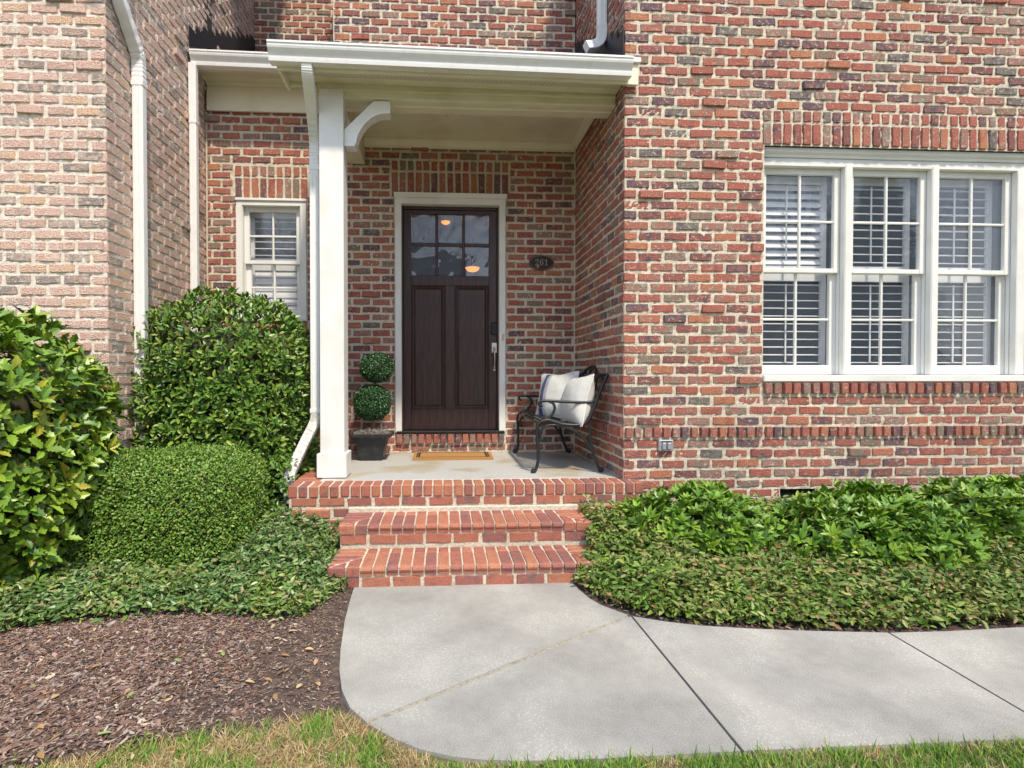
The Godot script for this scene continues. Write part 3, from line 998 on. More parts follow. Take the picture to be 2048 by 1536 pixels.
	quad(s, Vector3(XL, 4.365, 0.40), Vector3(-1.0, 4.365, 0.40), Vector3(-1.0, 5.44, -1.49), Vector3(XL, 5.44, -1.49))
	fin(s, "roof_deck", M.shingle, e)
	for i in 12:
		var zf := 0.30 - i * 0.155
		var yr := 4.41 + (0.40 - zf) * 0.569
		var f := ST()
		slab(f, PackedVector2Array([Vector2(-0.078, -0.045), Vector2(0.078, 0.04), Vector2(0.078, 0.165), Vector2(-0.078, 0.165)]), 0.0, 0.003)
		fin2(turned(f, Basis(Vector3(0, 0, -1), Vector3.UP, Vector3(1, 0, 0)), Vector3(XL + 0.012, yr + 0.02, zf)), "flashing", M.flash, e)

func bracket(r: Node3D) -> void:
	var pts := PackedVector2Array([Vector2(-0.535, 3.495), Vector2(-0.406, 3.495), Vector2(-0.407, 3.41), Vector2(-0.46, 3.408), Vector2(-0.521, 3.392), Vector2(-0.568, 3.365), Vector2(-0.612, 3.326), Vector2(-0.648, 3.278), Vector2(-0.675, 3.225), Vector2(-0.690, 3.175), Vector2(-0.692, 3.148), Vector2(-0.769, 3.148), Vector2(-0.769, 3.264)])
	var s := ST()
	slab(s, pts, 1.255, 1.345, 0.003)
	fin(s, "bracket", M.white, r)
	# moulded lip round the inner curve
	var edge := [Vector2(-0.407, 3.41), Vector2(-0.46, 3.408), Vector2(-0.521, 3.392), Vector2(-0.568, 3.365), Vector2(-0.612, 3.326), Vector2(-0.648, 3.278), Vector2(-0.675, 3.225), Vector2(-0.690, 3.175), Vector2(-0.692, 3.148)]
	s = ST()
	for i in edge.size() - 1:
		var a: Vector2 = edge[i]
		var b: Vector2 = edge[i + 1]
		var na: Vector2 = ((edge[mini(i + 1, 8)] as Vector2) - (edge[maxi(i - 1, 0)] as Vector2)).orthogonal().normalized() * -0.016
		var nb2: Vector2 = ((edge[mini(i + 2, 8)] as Vector2) - (edge[i] as Vector2)).orthogonal().normalized() * -0.016
		slab(s, PackedVector2Array([a, b, b + nb2, a + na]), 1.245, 1.358)
	fin(s, "bracket_lip", M.white, r)
	part("bracket_foot", M.white, r, Vector3(-0.769, 3.126, 1.243), Vector3(-0.684, 3.147, 1.360), 0.003)

func pipe(n: Node3D, called: String, pts: Array, w := 0.040, d := 0.031, steps := 5, worn := false) -> void:
	var hint := Vector3(1, 0, 0)
	var s := ST()
	ripple = 0.035 if called == "elbow" and steps > 5 else 0.0
	tube(s, spline(pts, steps * 2 if ripple > 0.0 else steps), w, w, 16, true, d, hint)
	ripple = 0.0
	fin(s, called, M.alum_worn if worn else M.alum, n)

func band(n: Node3D, at: Vector3, w: float, d: float) -> void:
	part("band", M.alum, n, at - Vector3(w + 0.002, 0.035, d + 0.002), at + Vector3(w + 0.002, 0.0, d + 0.002), 0.002)

# flutes pressed into the front of a straight run
func flutes(n: Node3D, x: float, z: float, y0: float, y1: float, w: float) -> void:
	for k in [-0.5, 0.5]:
		part("flute", M.alum, n, Vector3(x + k * w * 0.9 - 0.004, y0, z - 0.002), Vector3(x + k * w * 0.9 + 0.004, y1, z + 0.003), 0.003)

func downspouts() -> void:
	# tall pipe on the left wing
	var a := group_node("downspout", house, "tall white downspout on the corner of the left wing")
	var x := XL + 0.048
	pipe(a, "pipe", [Vector3(x, -0.05, 1.315), Vector3(x, 2.0, 1.315), Vector3(x, 3.60, 1.315)], 0.042, 0.033, 2)
	pipe(a, "elbow", [Vector3(x, 3.56, 1.315), Vector3(x, 3.74, 1.317), Vector3(x, 3.80, 1.335), Vector3(x, 3.87, 1.39), Vector3(x, 4.40, 1.88), Vector3(x, 4.55, 2.0)], 0.044, 0.034, 6)
	flutes(a, x, 1.348, -0.05, 3.56, 0.042)
	band(a, Vector3(x, 3.60, 1.315), 0.044, 0.035)
	# pipe in the recess
	var b := group_node("downspout", house, "white downspout in the recess beside the small window")
	x = XL + 0.042
	pipe(b, "pipe", [Vector3(x, 0.0, 0.355), Vector3(x, 2.0, 0.355), Vector3(x, 3.75, 0.355)], 0.034, 0.03, 2)
	pipe(b, "elbow", [Vector3(x, 3.71, 0.355), Vector3(x, 3.95, 0.357), Vector3(x, 4.15, 0.36), Vector3(x, 4.285, 0.365)], 0.036, 0.031, 4)
	flutes(b, x, 0.385, 0.0, 3.71, 0.034)
	band(b, Vector3(x, 3.75, 0.355), 0.036, 0.032)
	# pipe behind the column
	var c := group_node("downspout", house, "white downspout curving from the gutter beside the porch column")
	x = -1.042
	pipe(c, "pipe", [Vector3(x, 0.98, 1.17), Vector3(x, 2.0, 1.17), Vector3(x, 3.02, 1.17)], 0.038, 0.03, 2)
	pipe(c, "elbow", [Vector3(x, 2.99, 1.17), Vector3(x, 3.14, 1.172), Vector3(x + 0.005, 3.25, 1.20), Vector3(x + 0.03, 3.42, 1.42), Vector3(x + 0.052, 3.50, 1.585), Vector3(x + 0.058, 3.545, 1.645), Vector3(x + 0.06, 3.60, 1.66)], 0.040, 0.031, 6)
	pipe(c, "elbow", [Vector3(x, 1.01, 1.17), Vector3(x, 0.95, 1.172), Vector3(x - 0.016, 0.89, 1.19), Vector3(x - 0.075, 0.74, 1.27), Vector3(x - 0.13, 0.585, 1.36), Vector3(x - 0.148, 0.52, 1.40), Vector3(x - 0.150, 0.44, 1.42), Vector3(x - 0.150, 0.30, 1.43)], 0.040, 0.031, 6, true)
	flutes(c, x, 1.2, 1.02, 2.98, 0.038)
	band(c, Vector3(x, 3.03, 1.17), 0.040, 0.032)
	band(c, Vector3(x, 1.03, 1.17), 0.040, 0.032)
	# pipe from the upper roof, ending over the porch
	var d := group_node("downspout", house, "white downspout ending above the right end of the porch gutter")
	x = XS - 0.045
	pipe(d, "pipe", [Vector3(x, 4.28, 1.10), Vector3(x, 5.2, 1.10), Vector3(x, 6.5, 1.10)], 0.040, 0.031, 2)
	pipe(d, "elbow", [Vector3(x, 4.32, 1.10), Vector3(x, 4.24, 1.102), Vector3(x - 0.02, 4.17, 1.11), Vector3(x - 0.07, 4.125, 1.125), Vector3(x - 0.15, 4.10, 1.15)], 0.042, 0.032, 6)
	flutes(d, x, 1.131, 4.33, 6.5, 0.04)

# ---------------------------------------------------------------- porch, steps, walk
func lay_flat(poly: PackedVector2Array, top: float, thick: float, bev: float) -> SurfaceTool:
	var s := ST()
	slab(s, poly, -thick, 0.0, bev)
	return turned(s, Basis(Vector3(1, 0, 0), Vector3(0, 0, -1), Vector3(0, 1, 0)), Vector3(0, top, 0))

func rect(x0: float, x1: float, z0: float, z1: float) -> PackedVector2Array:
	return PackedVector2Array([Vector2(x0, -z1), Vector2(x1, -z1), Vector2(x1, -z0), Vector2(x0, -z0)])

func block_mesh(w: float, h: float, d: float) -> ArrayMesh:
	var s := ST()
	var g := 3
	bx(s, Vector3(-w / 2, -h, -d / 2), Vector3(w / 2, 0, d / 2), R.randf_range(0.004, 0.008))
	s.generate_normals()
	return s.commit()

func build_porch() -> void:
	var p := thing("porch", "concrete porch floor with red brick edging below the front door", "porch")
	part("floor_slab", M.porch_floor, p, Vector3(-0.945, 0.30, 0.0), Vector3(XS - 0.006, FLOOR, 1.478), 0.004)
	part("bed", M.mortar, p, Vector3(-1.126, 0.0, 0.03), Vector3(-0.946, FLOOR - 0.008, 1.478), 0.0)
	part("bed", M.mortar, p, Vector3(-1.126, 0.0, 1.479), Vector3(1.53, FLOOR - 0.008, 1.674), 0.0)
	part("mortar_fillet", M.mortar, p, Vector3(-0.69, 0.275, 1.675), Vector3(1.035, 0.324, 1.697), 0.006)
	var bm: Array = []
	for i in 6: bm.append(block_mesh(R.randf_range(0.062, 0.067), 0.086, R.randf_range(0.198, 0.204)))
	var n := 35
	for i in n:
		var x := lerpf(-1.103, 1.515, float(i) / (n - 1))
		var o := put(bm[R.randi() % 6], "brick", M.step[R.randi() % 4], p)
		o.position = Vector3(x + R.randf_range(-0.003, 0.003), FLOOR + R.randf_range(-0.002, 0.002), 1.587 + R.randf_range(-0.004, 0.004))
		o.rotation.y = R.randf_range(-0.02, 0.02)
	for i in 17:
		var o := put(bm[R.randi() % 6], "brick", M.step[R.randi() % 4], p)
		o.position = Vector3(-1.044 + R.randf_range(-0.003, 0.003), FLOOR + R.randf_range(-0.002, 0.002), 1.435 - i * 0.080)
		o.rotation.y = PI / 2 + R.randf_range(-0.02, 0.02)
	var list: Array = []
	courses(list, Vector3(0, 0, 1.682), Vector3.RIGHT, Vector3.BACK, -1.12, 1.53, 0.0, 0.402, [], "step", true, 0.0)
	courses(list, Vector3(-1.132, 0, 0), Vector3.BACK, Vector3.LEFT, 0.03, 1.67, 0.0, 0.402, [], "step", true, 0.0)
	build_bricks(list, p, "step")

var nose_profile := [Vector2(-0.252, 0), Vector2(-0.034, 0), Vector2(-0.016, -0.003), Vector2(-0.005, -0.012), Vector2(0, -0.024), Vector2(-0.003, -0.034), Vector2(-0.011, -0.040), Vector2(-0.013, -0.060), Vector2(-0.252, -0.060)]

func clip_bricks(st: Node3D, region: PackedVector2Array, rects: Array, top: float) -> void:
	for r in rects:
		for poly in Geometry2D.intersect_polygons(r, region):
			var ins := Geometry2D.offset_polygon(poly, -0.0055)
			if ins.is_empty() or ins[0].size() < 3: continue
			fin2(lay_flat(ins[0], top + R.randf_range(-0.001, 0.001), 0.06, 0.010), "brick", M.step[R.randi() % 4], st)

func build_steps() -> void:
	var st := thing("brick_steps", "two red brick steps with rounded nosing below the porch", "steps")
	var x0 := -0.705
	var x1 := 1.05
	var e := 0.205
	var list: Array = []
	for k in 2:
		var top: float = [0.29, 0.13][k]
		var zf: float = [2.05, 2.41][k]
		var zb: float = [1.69, 2.04][k]
		part("bed", M.mortar, st, Vector3(x0 + 0.018, -0.02, zb), Vector3(x1 - 0.018, top - 0.008, zf - 0.022), 0.0)
		var w := (x1 - x0 - 2 * e) / 17.0
		var nm: Array = []
		for v in 5:
			var s := ST()
			var g := R.randf_range(0.009, 0.013)
			var pr: Array = nose_profile.duplicate()
			sweep(s, pr, Vector3(-w / 2 + g / 2, 0, 0), Vector3(w / 2 - g / 2, 0, 0))
			s.generate_normals()
			nm.append(s.commit())
		var small: Array = []
		var dd: float = zf - 0.262 - zb
		for v in 4: small.append(block_mesh(w - R.randf_range(0.010, 0.016), 0.06, dd - 0.008))
		for i in 17:
			var x := x0 + e + (i + 0.5) * w
			var o := put(nm[R.randi() % 5], "brick", M.step[R.randi() % 4], st)
			o.position = Vector3(x, top + R.randf_range(-0.0015, 0.0015), zf + R.randf_range(-0.002, 0.002))
			var q := put(small[R.randi() % 4], "brick", M.step[R.randi() % 4], st)
			q.position = Vector3(x + R.randf_range(-0.002, 0.002), top - 0.001 + R.randf_range(-0.001, 0.001), zb + dd / 2)
		# mitred ends
		for sd in [0, 1]:
			var m := func(pts: Array) -> PackedVector2Array:
				var o := PackedVector2Array()
				for p in pts: o.append(Vector2(x0 + p.x if sd == 0 else x1 - p.x, -(zf - p.y)))
				return o
			var front: PackedVector2Array = m.call([Vector2(0, 0), Vector2(e, 0), Vector2(e, e)])
			var side: PackedVector2Array = m.call([Vector2(0, 0), Vector2(e, e), Vector2(e, zf - zb), Vector2(0, zf - zb)])
			var fr: Array = [m.call([Vector2(0, 0), Vector2(0.118, 0), Vector2(0.118, 0.3), Vector2(0, 0.3)]), m.call([Vector2(0.118, 0), Vector2(e, 0), Vector2(e, 0.3), Vector2(0.118, 0.3)])]
			var sr: Array = []
			var zz := 0.0
			while zz < zf - zb - 0.02:
				sr.append(m.call([Vector2(0, zz), Vector2(e, zz), Vector2(e, minf(zz + 0.076, zf - zb)), Vector2(0, minf(zz + 0.076, zf - zb))]))
				zz += 0.076
			clip_bricks(st, front, fr, top)
			clip_bricks(st, side, sr, top)
		var O := Vector3(0, 0, zf - 0.014)
		var ya: float = [0.150, -0.012][k]
		var yb: float = [0.226, 0.066][k]
		row(list, O, Vector3.RIGHT, Vector3.BACK, x0 + 0.014, x1 - 0.014, ya, yb, 0.203, 0.0, [], "step")
		row(list, Vector3(x0 + 0.014, 0, 0), Vector3.BACK, Vector3.LEFT, zb, zf - 0.02, ya, yb, 0.19, 0.0, [], "step")
		row(list, Vector3(x1 - 0.014, 0, 0), Vector3.FORWARD, Vector3.RIGHT, -zf + 0.02, -zb, ya, yb, 0.19, 0.0, [], "step")
	build_bricks(list, st, "step")

func build_walk() -> void:
	var w := group_node("walk", self)
	w.set_meta("kind", "structure")
	var left := [[-0.537, 2.38], [-0.530, 2.585], [-0.514, 2.846], [-0.479, 3.166], [-0.451, 3.344], [-0.412, 3.50], [-0.359, 3.622], [-0.266, 3.735], [-0.167, 3.819], [-0.075, 3.877], [0.029, 3.918], [0.129, 3.94], [0.263, 3.955], [0.536, 3.96], [1.035, 3.95]]
	var right := [[1.022, 2.878], [0.955, 2.80], [0.90, 2.729], [0.86, 2.628], [0.835, 2.50], [0.823, 2.38]]
	var a := PackedVector2Array()
	for q in left: a.append(Vector2(q[0], -q[1]))
	for q in right: a.append(Vector2(q[0], -q[1]))
	# the first slab is sawn across by a sand-filled joint
	var p := Vector2(-0.26, -3.712)
	var q2 := Vector2(0.967, -2.912)
	var d := (q2 - p).normalized()
	var nn := Vector2(-d.y, d.x)
	var pl := p - d * 3.0
	var pr := p + d * 6.0
	var upper := PackedVector2Array([pl + nn * 0.011, pr + nn * 0.011, pr + nn * 6, pl + nn * 6])
	var lower := PackedVector2Array([pl - nn * 0.011, pr - nn * 0.011, pr - nn * 6, pl - nn * 6])
	for h in [upper, lower]:
		for poly in Geometry2D.intersect_polygons(a, h):
			if Geometry2D.triangulate_polygon(poly).size() > 0 and poly.size() > 3:
				fin2(lay_flat(poly, 0.0, 0.1, 0.006), "slab", M.concrete, w)
	var strip := PackedVector2Array([p - d * 0.02 + nn * 0.012, q2 + d * 0.05 + nn * 0.012, q2 + d * 0.05 - nn * 0.012, p - d * 0.02 - nn * 0.012])
	fin2(lay_flat(strip, -0.003, 0.05, 0.0), "sand_joint", M.sand, w)
	var b := PackedVector2Array()
	for v in [[1.047, 3.95], [2.244, 3.945], [2.256, 3.147], [1.828, 3.10], [1.586, 3.064], [1.345, 3.016], [1.182, 2.96], [1.034, 2.888]]: b.append(Vector2(v[0], -v[1]))
	fin2(lay_flat(b, 0.0, 0.1, 0.006), "slab", M.concrete, w)
	var c := PackedVector2Array()
	for v in [[2.256, 3.945], [3.45, 3.945], [3.45, 3.12], [3.012, 3.128], [2.588, 3.149], [2.268, 3.149]]: c.append(Vector2(v[0], -v[1]))
	fin2(lay_flat(c, 0.0, 0.1, 0.006), "slab", M.concrete, w)
	fin2(lay_flat(rect(3.462, 4.66, 3.12, 3.945), 0.0, 0.1, 0.006), "slab", M.concrete, w)
	fin2(lay_flat(rect(4.672, 5.87, 3.12, 3.945), 0.0, 0.1, 0.006), "slab", M.concrete, w)

var bed_noise := FastNoiseLite.new()

func bed_y(x: float, z: float) -> float:
	var y := -0.018 + 0.012 * bed_noise.get_noise_2d(x * 3.0, z * 3.0)
	if x < 0.2: y += 0.03 * smoothstep(-0.5, -1.6, x) + 0.06 * smoothstep(2.7, 1.6, z)
	else: y += 0.05 * smoothstep(2.9, 1.7, z)
	return y

func grass_edge(x: float) -> float:
	if x < -1.474: return 3.875 + (-1.474 - x) * 0.35
	if x < -1.05: return lerpf(3.875, 3.747, (x + 1.474) / 0.424)
	if x < -0.61: return lerpf(3.747, 3.686, (x + 1.05) / 0.44)
	return lerpf(3.686, 3.59, clampf((x + 0.61) / 0.24, 0, 1))

func sheet(called: String, m: Material, x0: float, x1: float, z0: float, z1: float, step: float, f: Callable) -> MeshInstance3D:
	var s := ST()
	var nx := int((x1 - x0) / step)
	var nz := int((z1 - z0) / step)
	for i in nx:
		for j in nz:
			var xa := x0 + i * step
			var za := z0 + j * step
			var c: Array = []
			for o in [[0, 0], [1, 0], [1, 1], [0, 1]]:
				var x: float = xa + o[0] * step
				var z: float = za + o[1] * step
				c.append(Vector3(x, f.call(x, z), z))
			quad(s, c[0], c[1], c[2], c[3], true)
	var o := fin(s, called, m, self)
	o.set_meta("kind", "structure")
	return o

func build_ground() -> void:
	var s := ST()
	quad(s, Vector3(-90, -0.06, -60), Vector3(90, -0.06, -60), Vector3(90, -0.06, 120), Vector3(-90, -0.06, 120))
	var g := fin(s, "ground", M.lawn, self)
	g.set_meta("kind", "structure")
	sheet("mulch_bed", M.soil, -5.2, 0.0, 0.0, 4.2, 0.05, func(x, z): return bed_y(x, z) - 0.05 * smoothstep(grass_edge(x), grass_edge(x) + 0.08, z))
	sheet("planting_bed", M.soil, 0.8, 7.4, 1.5, 3.2, 0.05, func(x, z): return bed_y(x, z))
	sheet("lawn_soil", M.lawn, -2.6, 6.0, 3.5, 6.0, 0.05, func(x, z): return -0.045 + 0.03 * smoothstep(grass_edge(x), grass_edge(x) + 0.06, z) + 0.006 * bed_noise.get_noise_2d(x * 5, z * 5))

# ---------------------------------------------------------------- planting
func multi(called: String, mesh: Mesh, m: Material, xf: Array, cols: Array, parent: Node) -> MultiMeshInstance3D:
	var mm := MultiMesh.new()
	mm.transform_format = MultiMesh.TRANSFORM_3D
	mm.use_colors = true
	mm.mesh = mesh
	mm.instance_count = xf.size()
	for i in xf.size():
		mm.set_instance_transform(i, xf[i])
		mm.set_instance_color(i, cols[i])
	var o := MultiMeshInstance3D.new()
	o.name = called
	o.multimesh = mm
	o.material_override = m
	parent.add_child(o, true)
	o.set_meta("kind", "stuff")
	return o

# leaf along +y, face +z, unit length; width w, folded along the midrib, tip bent back
func leaf_mesh(w: float, fold: float, bend: float, spiny := false) -> ArrayMesh:
	var s := ST()
	var ts := [0.0, 0.2, 0.45, 0.72, 0.9, 1.0] if not spiny else [0.0, 0.14, 0.24, 0.36, 0.46, 0.58, 0.68, 0.80, 0.88, 1.0]
	var ws := [0.0, 0.72, 1.0, 0.78, 0.36, 0.0] if not spiny else [0.0, 0.55, 0.98, 0.72, 1.15, 0.80, 1.08, 0.55, 0.50, 0.0]
	var mid: Array = []
	var le: Array = []
	var ri: Array = []
	for i in ts.size():
		var t: float = ts[i]
		var z := -bend * t * t
		var hw: float = w * 0.5 * ws[i]
		mid.append(Vector3(0, t, z))
		le.append(Vector3(-hw, t, z + hw * fold))
		ri.append(Vector3(hw, t, z + hw * fold))
	for i in ts.size() - 1:
		quad(s, le[i], le[i + 1], mid[i + 1], mid[i])
		quad(s, mid[i], mid[i + 1], ri[i + 1], ri[i])
	s.generate_normals()
	return s.commit()

func rnd() -> Vector3:
	return Vector3(R.randf_range(-1, 1), R.randf_range(-1, 1), R.randf_range(-1, 1))

func leaf_xf(p: Vector3, along: Vector3, face: Vector3, size: float) -> Transform3D:
	var y := along.normalized()
	var z := face - y * face.dot(y)
	if z.length() < 0.01: z = y.cross(Vector3(0.3, 0.5, 0.8))
	z = z.normalized()
	return Transform3D(Basis(y.cross(z) * size, y * size, z * size), p)

func tint(pal: Array, vary := 0.22) -> Color:
	var t := R.randf()
	var acc := 0.0
	var c: Vector3 = pal[0][1]
	for e in pal:
		acc += e[0]
		if t <= acc:
			c = e[1]
			break
	var k := 1.0 + R.randf_range(-vary, vary)
	var g := R.randf_range(-0.12, 0.12)
	return Color(c.x * k * (1 + g), c.y * k, c.z * k * (1 - g))

var shape_noise := FastNoiseLite.new()

# point and outward normal on a rounded clipped shape
func on_shape(c: Vector3, r: Vector3, ex: float, dirv: Vector3, amp: float) -> Array:
	var d := dirv.normalized()
	var q := pow(pow(absf(d.x / r.x), ex) + pow(absf(d.y / r.y), ex) + pow(absf(d.z / r.z), ex), -1.0 / ex)
	var n := Vector3(signf(d.x) * pow(absf(d.x / r.x), ex - 1) / r.x, signf(d.y) * pow(absf(d.y / r.y), ex - 1) / r.y, signf(d.z) * pow(absf(d.z / r.z), ex - 1) / r.z).normalized()
	q *= 1.0 + amp * shape_noise.get_noise_3dv((c + d * q) * 1.0)
	return [c + d * q, n]

func blob(c: Vector3, r: Vector3, ex: float, k: float, amp: float) -> SurfaceTool:
	var s := ST()
	var P: Array = []
	for j in 17:
		var row_: Array = []
		for i in 32:
			var a := TAU * i / 32.0
			var b := PI * j / 16.0
			var d := Vector3(sin(b) * cos(a), cos(b), sin(b) * sin(a)) + Vector3(0.0001, 0, 0.0001)
			var hp := on_shape(c, r, ex, d, amp)
			row_.append(c + (hp[0] - c) * k)
		P.append(row_)
	for j in 16:
		for i in 32:
			var i2 := (i + 1) % 32
			quad(s, P[j][i], P[j + 1][i], P[j + 1][i2], P[j][i2], true)
	return s

func stems(parent: Node, base: Vector3, c: Vector3, r: Vector3, n: int, rad: float) -> void:
	for i in n:
		var s := ST()
		var a := TAU * i / n + R.randf_range(-0.4, 0.4)
		var e := c + Vector3(cos(a) * r.x, R.randf_range(-0.1, 0.8) * r.y, sin(a) * r.z) * R.randf_range(0.6, 0.92)
		var m := base.lerp(e, 0.5) + rnd() * 0.05 + Vector3(0, 0.05, 0)
		tube(s, spline([base + Vector3(R.randf_range(-0.06, 0.06), 0, R.randf_range(-0.06, 0.06)), m, e], 4), rad, rad * 0.35, 6)
		fin(s, "stem", M.bark, parent)

# loose: how far below the skin leaves sit; whorl: leaves in a rosette round each twig tip
func shrub(called: String, label: String, c: Vector3, r: Vector3, ex: float, count: int, size: float, lm: Mesh, m: Material, pal: Array, loose: float, amp: float, whorl := 0, core := 0.62, gap := -1.0) -> Node3D:
	var t := thing(called, label, "shrub")
	stems(t, Vector3(c.x, bed_y(c.x, c.z) - 0.02, c.z), c, r, 9, 0.014)
	if core > 0: fin(blob(c, r, ex, core, amp), "inner_shade", M.core, t)  # added solid dark blob, gives the crown its inner shade by colour
	var xf: Array = []
	var cols: Array = []
	while xf.size() < count:
		var d := rnd()
		if d.length() > 1.0 or d.length() < 0.05: continue
		if d.z < -0.55 * d.length(): continue
		var hp := on_shape(c, r, ex, d, amp)
		var p: Vector3 = hp[0]
		var n: Vector3 = hp[1]
		if p.y < 0.0: continue
		if gap > -1.0 and shape_noise.get_noise_3dv(p * 3.1) < gap: continue
		var depth := R.randf() * R.randf() * loose
		p -= n * depth
		if whorl > 0:
			var ax := (n + Vector3(0, 0.7, 0) + rnd() * 0.5).normalized()
			var side := ax.cross(rnd()).normalized()
			var col := tint(pal, 0.12)
			p += ax * R.randf() * size * 0.5
			for w in whorl:
				var q := side.rotated(ax, TAU * w / whorl + R.randf_range(-0.3, 0.3))
				var lift := R.randf_range(0.5, 1.9)
				var al := (q + ax * lift).normalized()
				xf.append(leaf_xf(p + al * size * 0.12 - ax * R.randf() * size * 0.3, al, ax * 1.0 - q * lift * 0.6, size * R.randf_range(0.65, 1.1)))
				var cc := tint(pal, 0.2)
				cols.append(col.lerp(cc, 0.5))
		else:
			var al2 := n * 0.5 + Vector3(0, 0.25, 0) + rnd() * 0.85
			xf.append(leaf_xf(p, al2, n * 0.9 + Vector3(0, 0.55, 0) + rnd() * 0.65, size * R.randf_range(0.7, 1.2)))
			cols.append(tint(pal))
	multi("foliage", lm, m, xf, cols, t)
	return t

func inside(poly: PackedVector2Array, x: float, z: float) -> bool:
	return Geometry2D.is_point_in_polygon(Vector2(x, z), poly)

func edge_dist(poly: PackedVector2Array, x: float, z: float, last: int) -> float:
	var d := 9.0
	var p := Vector2(x, z)
	for i in last:
		d = minf(d, p.distance_to(Geometry2D.get_closest_point_to_segment(p, poly[i], poly[i + 1])))
	return d

# a carpet of trailing leaves
func ground_cover(called: String, label: String, poly: PackedVector2Array, last: int, high: Callable, count: int, size: float, lm: Mesh, m: Material, pal: Array, pal2: Array) -> void:
	var lo := Vector2(99, 99)
	var hi := Vector2(-99, -99)
	for p in poly:
		lo = lo.min(p)
		hi = hi.max(p)
	var xf: Array = []
	var cols: Array = []
	while xf.size() < count:
		var x := R.randf_range(lo.x, hi.x)
		var z := R.randf_range(lo.y, hi.y)
		if not inside(poly, x, z): continue
		var e := edge_dist(poly, x, z, last)
		if e < 0.05 and R.randf() > e / 0.05 * 0.8 + 0.2: continue
		var H: float = high.call(x, z, e)
		H *= 1.0 + 0.30 * shape_noise.get_noise_3d(x * 1.6, 0.0, z * 1.6) + 0.45 * shape_noise.get_noise_3d(x * 6.5, 3.0, z * 6.5)
		var k := 1.0 - R.randf() * R.randf()
		var y := bed_y(x, z) + H * k
		var al := rnd() * Vector3(1, 0.45, 1) + Vector3(0, 0.15, 0.25)
		xf.append(leaf_xf(Vector3(x, y, z), al, Vector3(0, 1, 0.35) + rnd() * 0.95, size * R.randf_range(0.6, 1.2)))
		var patch := shape_noise.get_noise_3d(x * 1.1, 7.0, z * 1.1) + R.randf_range(-0.25, 0.25)
		cols.append(tint(pal if patch < 0.05 else pal2))
	var o := multi(called, lm, m, xf, cols, self)
	o.set_meta("label", label)
	o.set_meta("category", "ground cover")

func chip_mesh() -> ArrayMesh:
	var s := ST()
	slab(s, PackedVector2Array([Vector2(-0.5, -0.10), Vector2(-0.32, -0.17), Vector2(0.3, -0.13), Vector2(0.5, 0.02), Vector2(0.34, 0.16), Vector2(-0.38, 0.12)]), -0.04, 0.04)
	s.generate_normals()
	return s.commit()

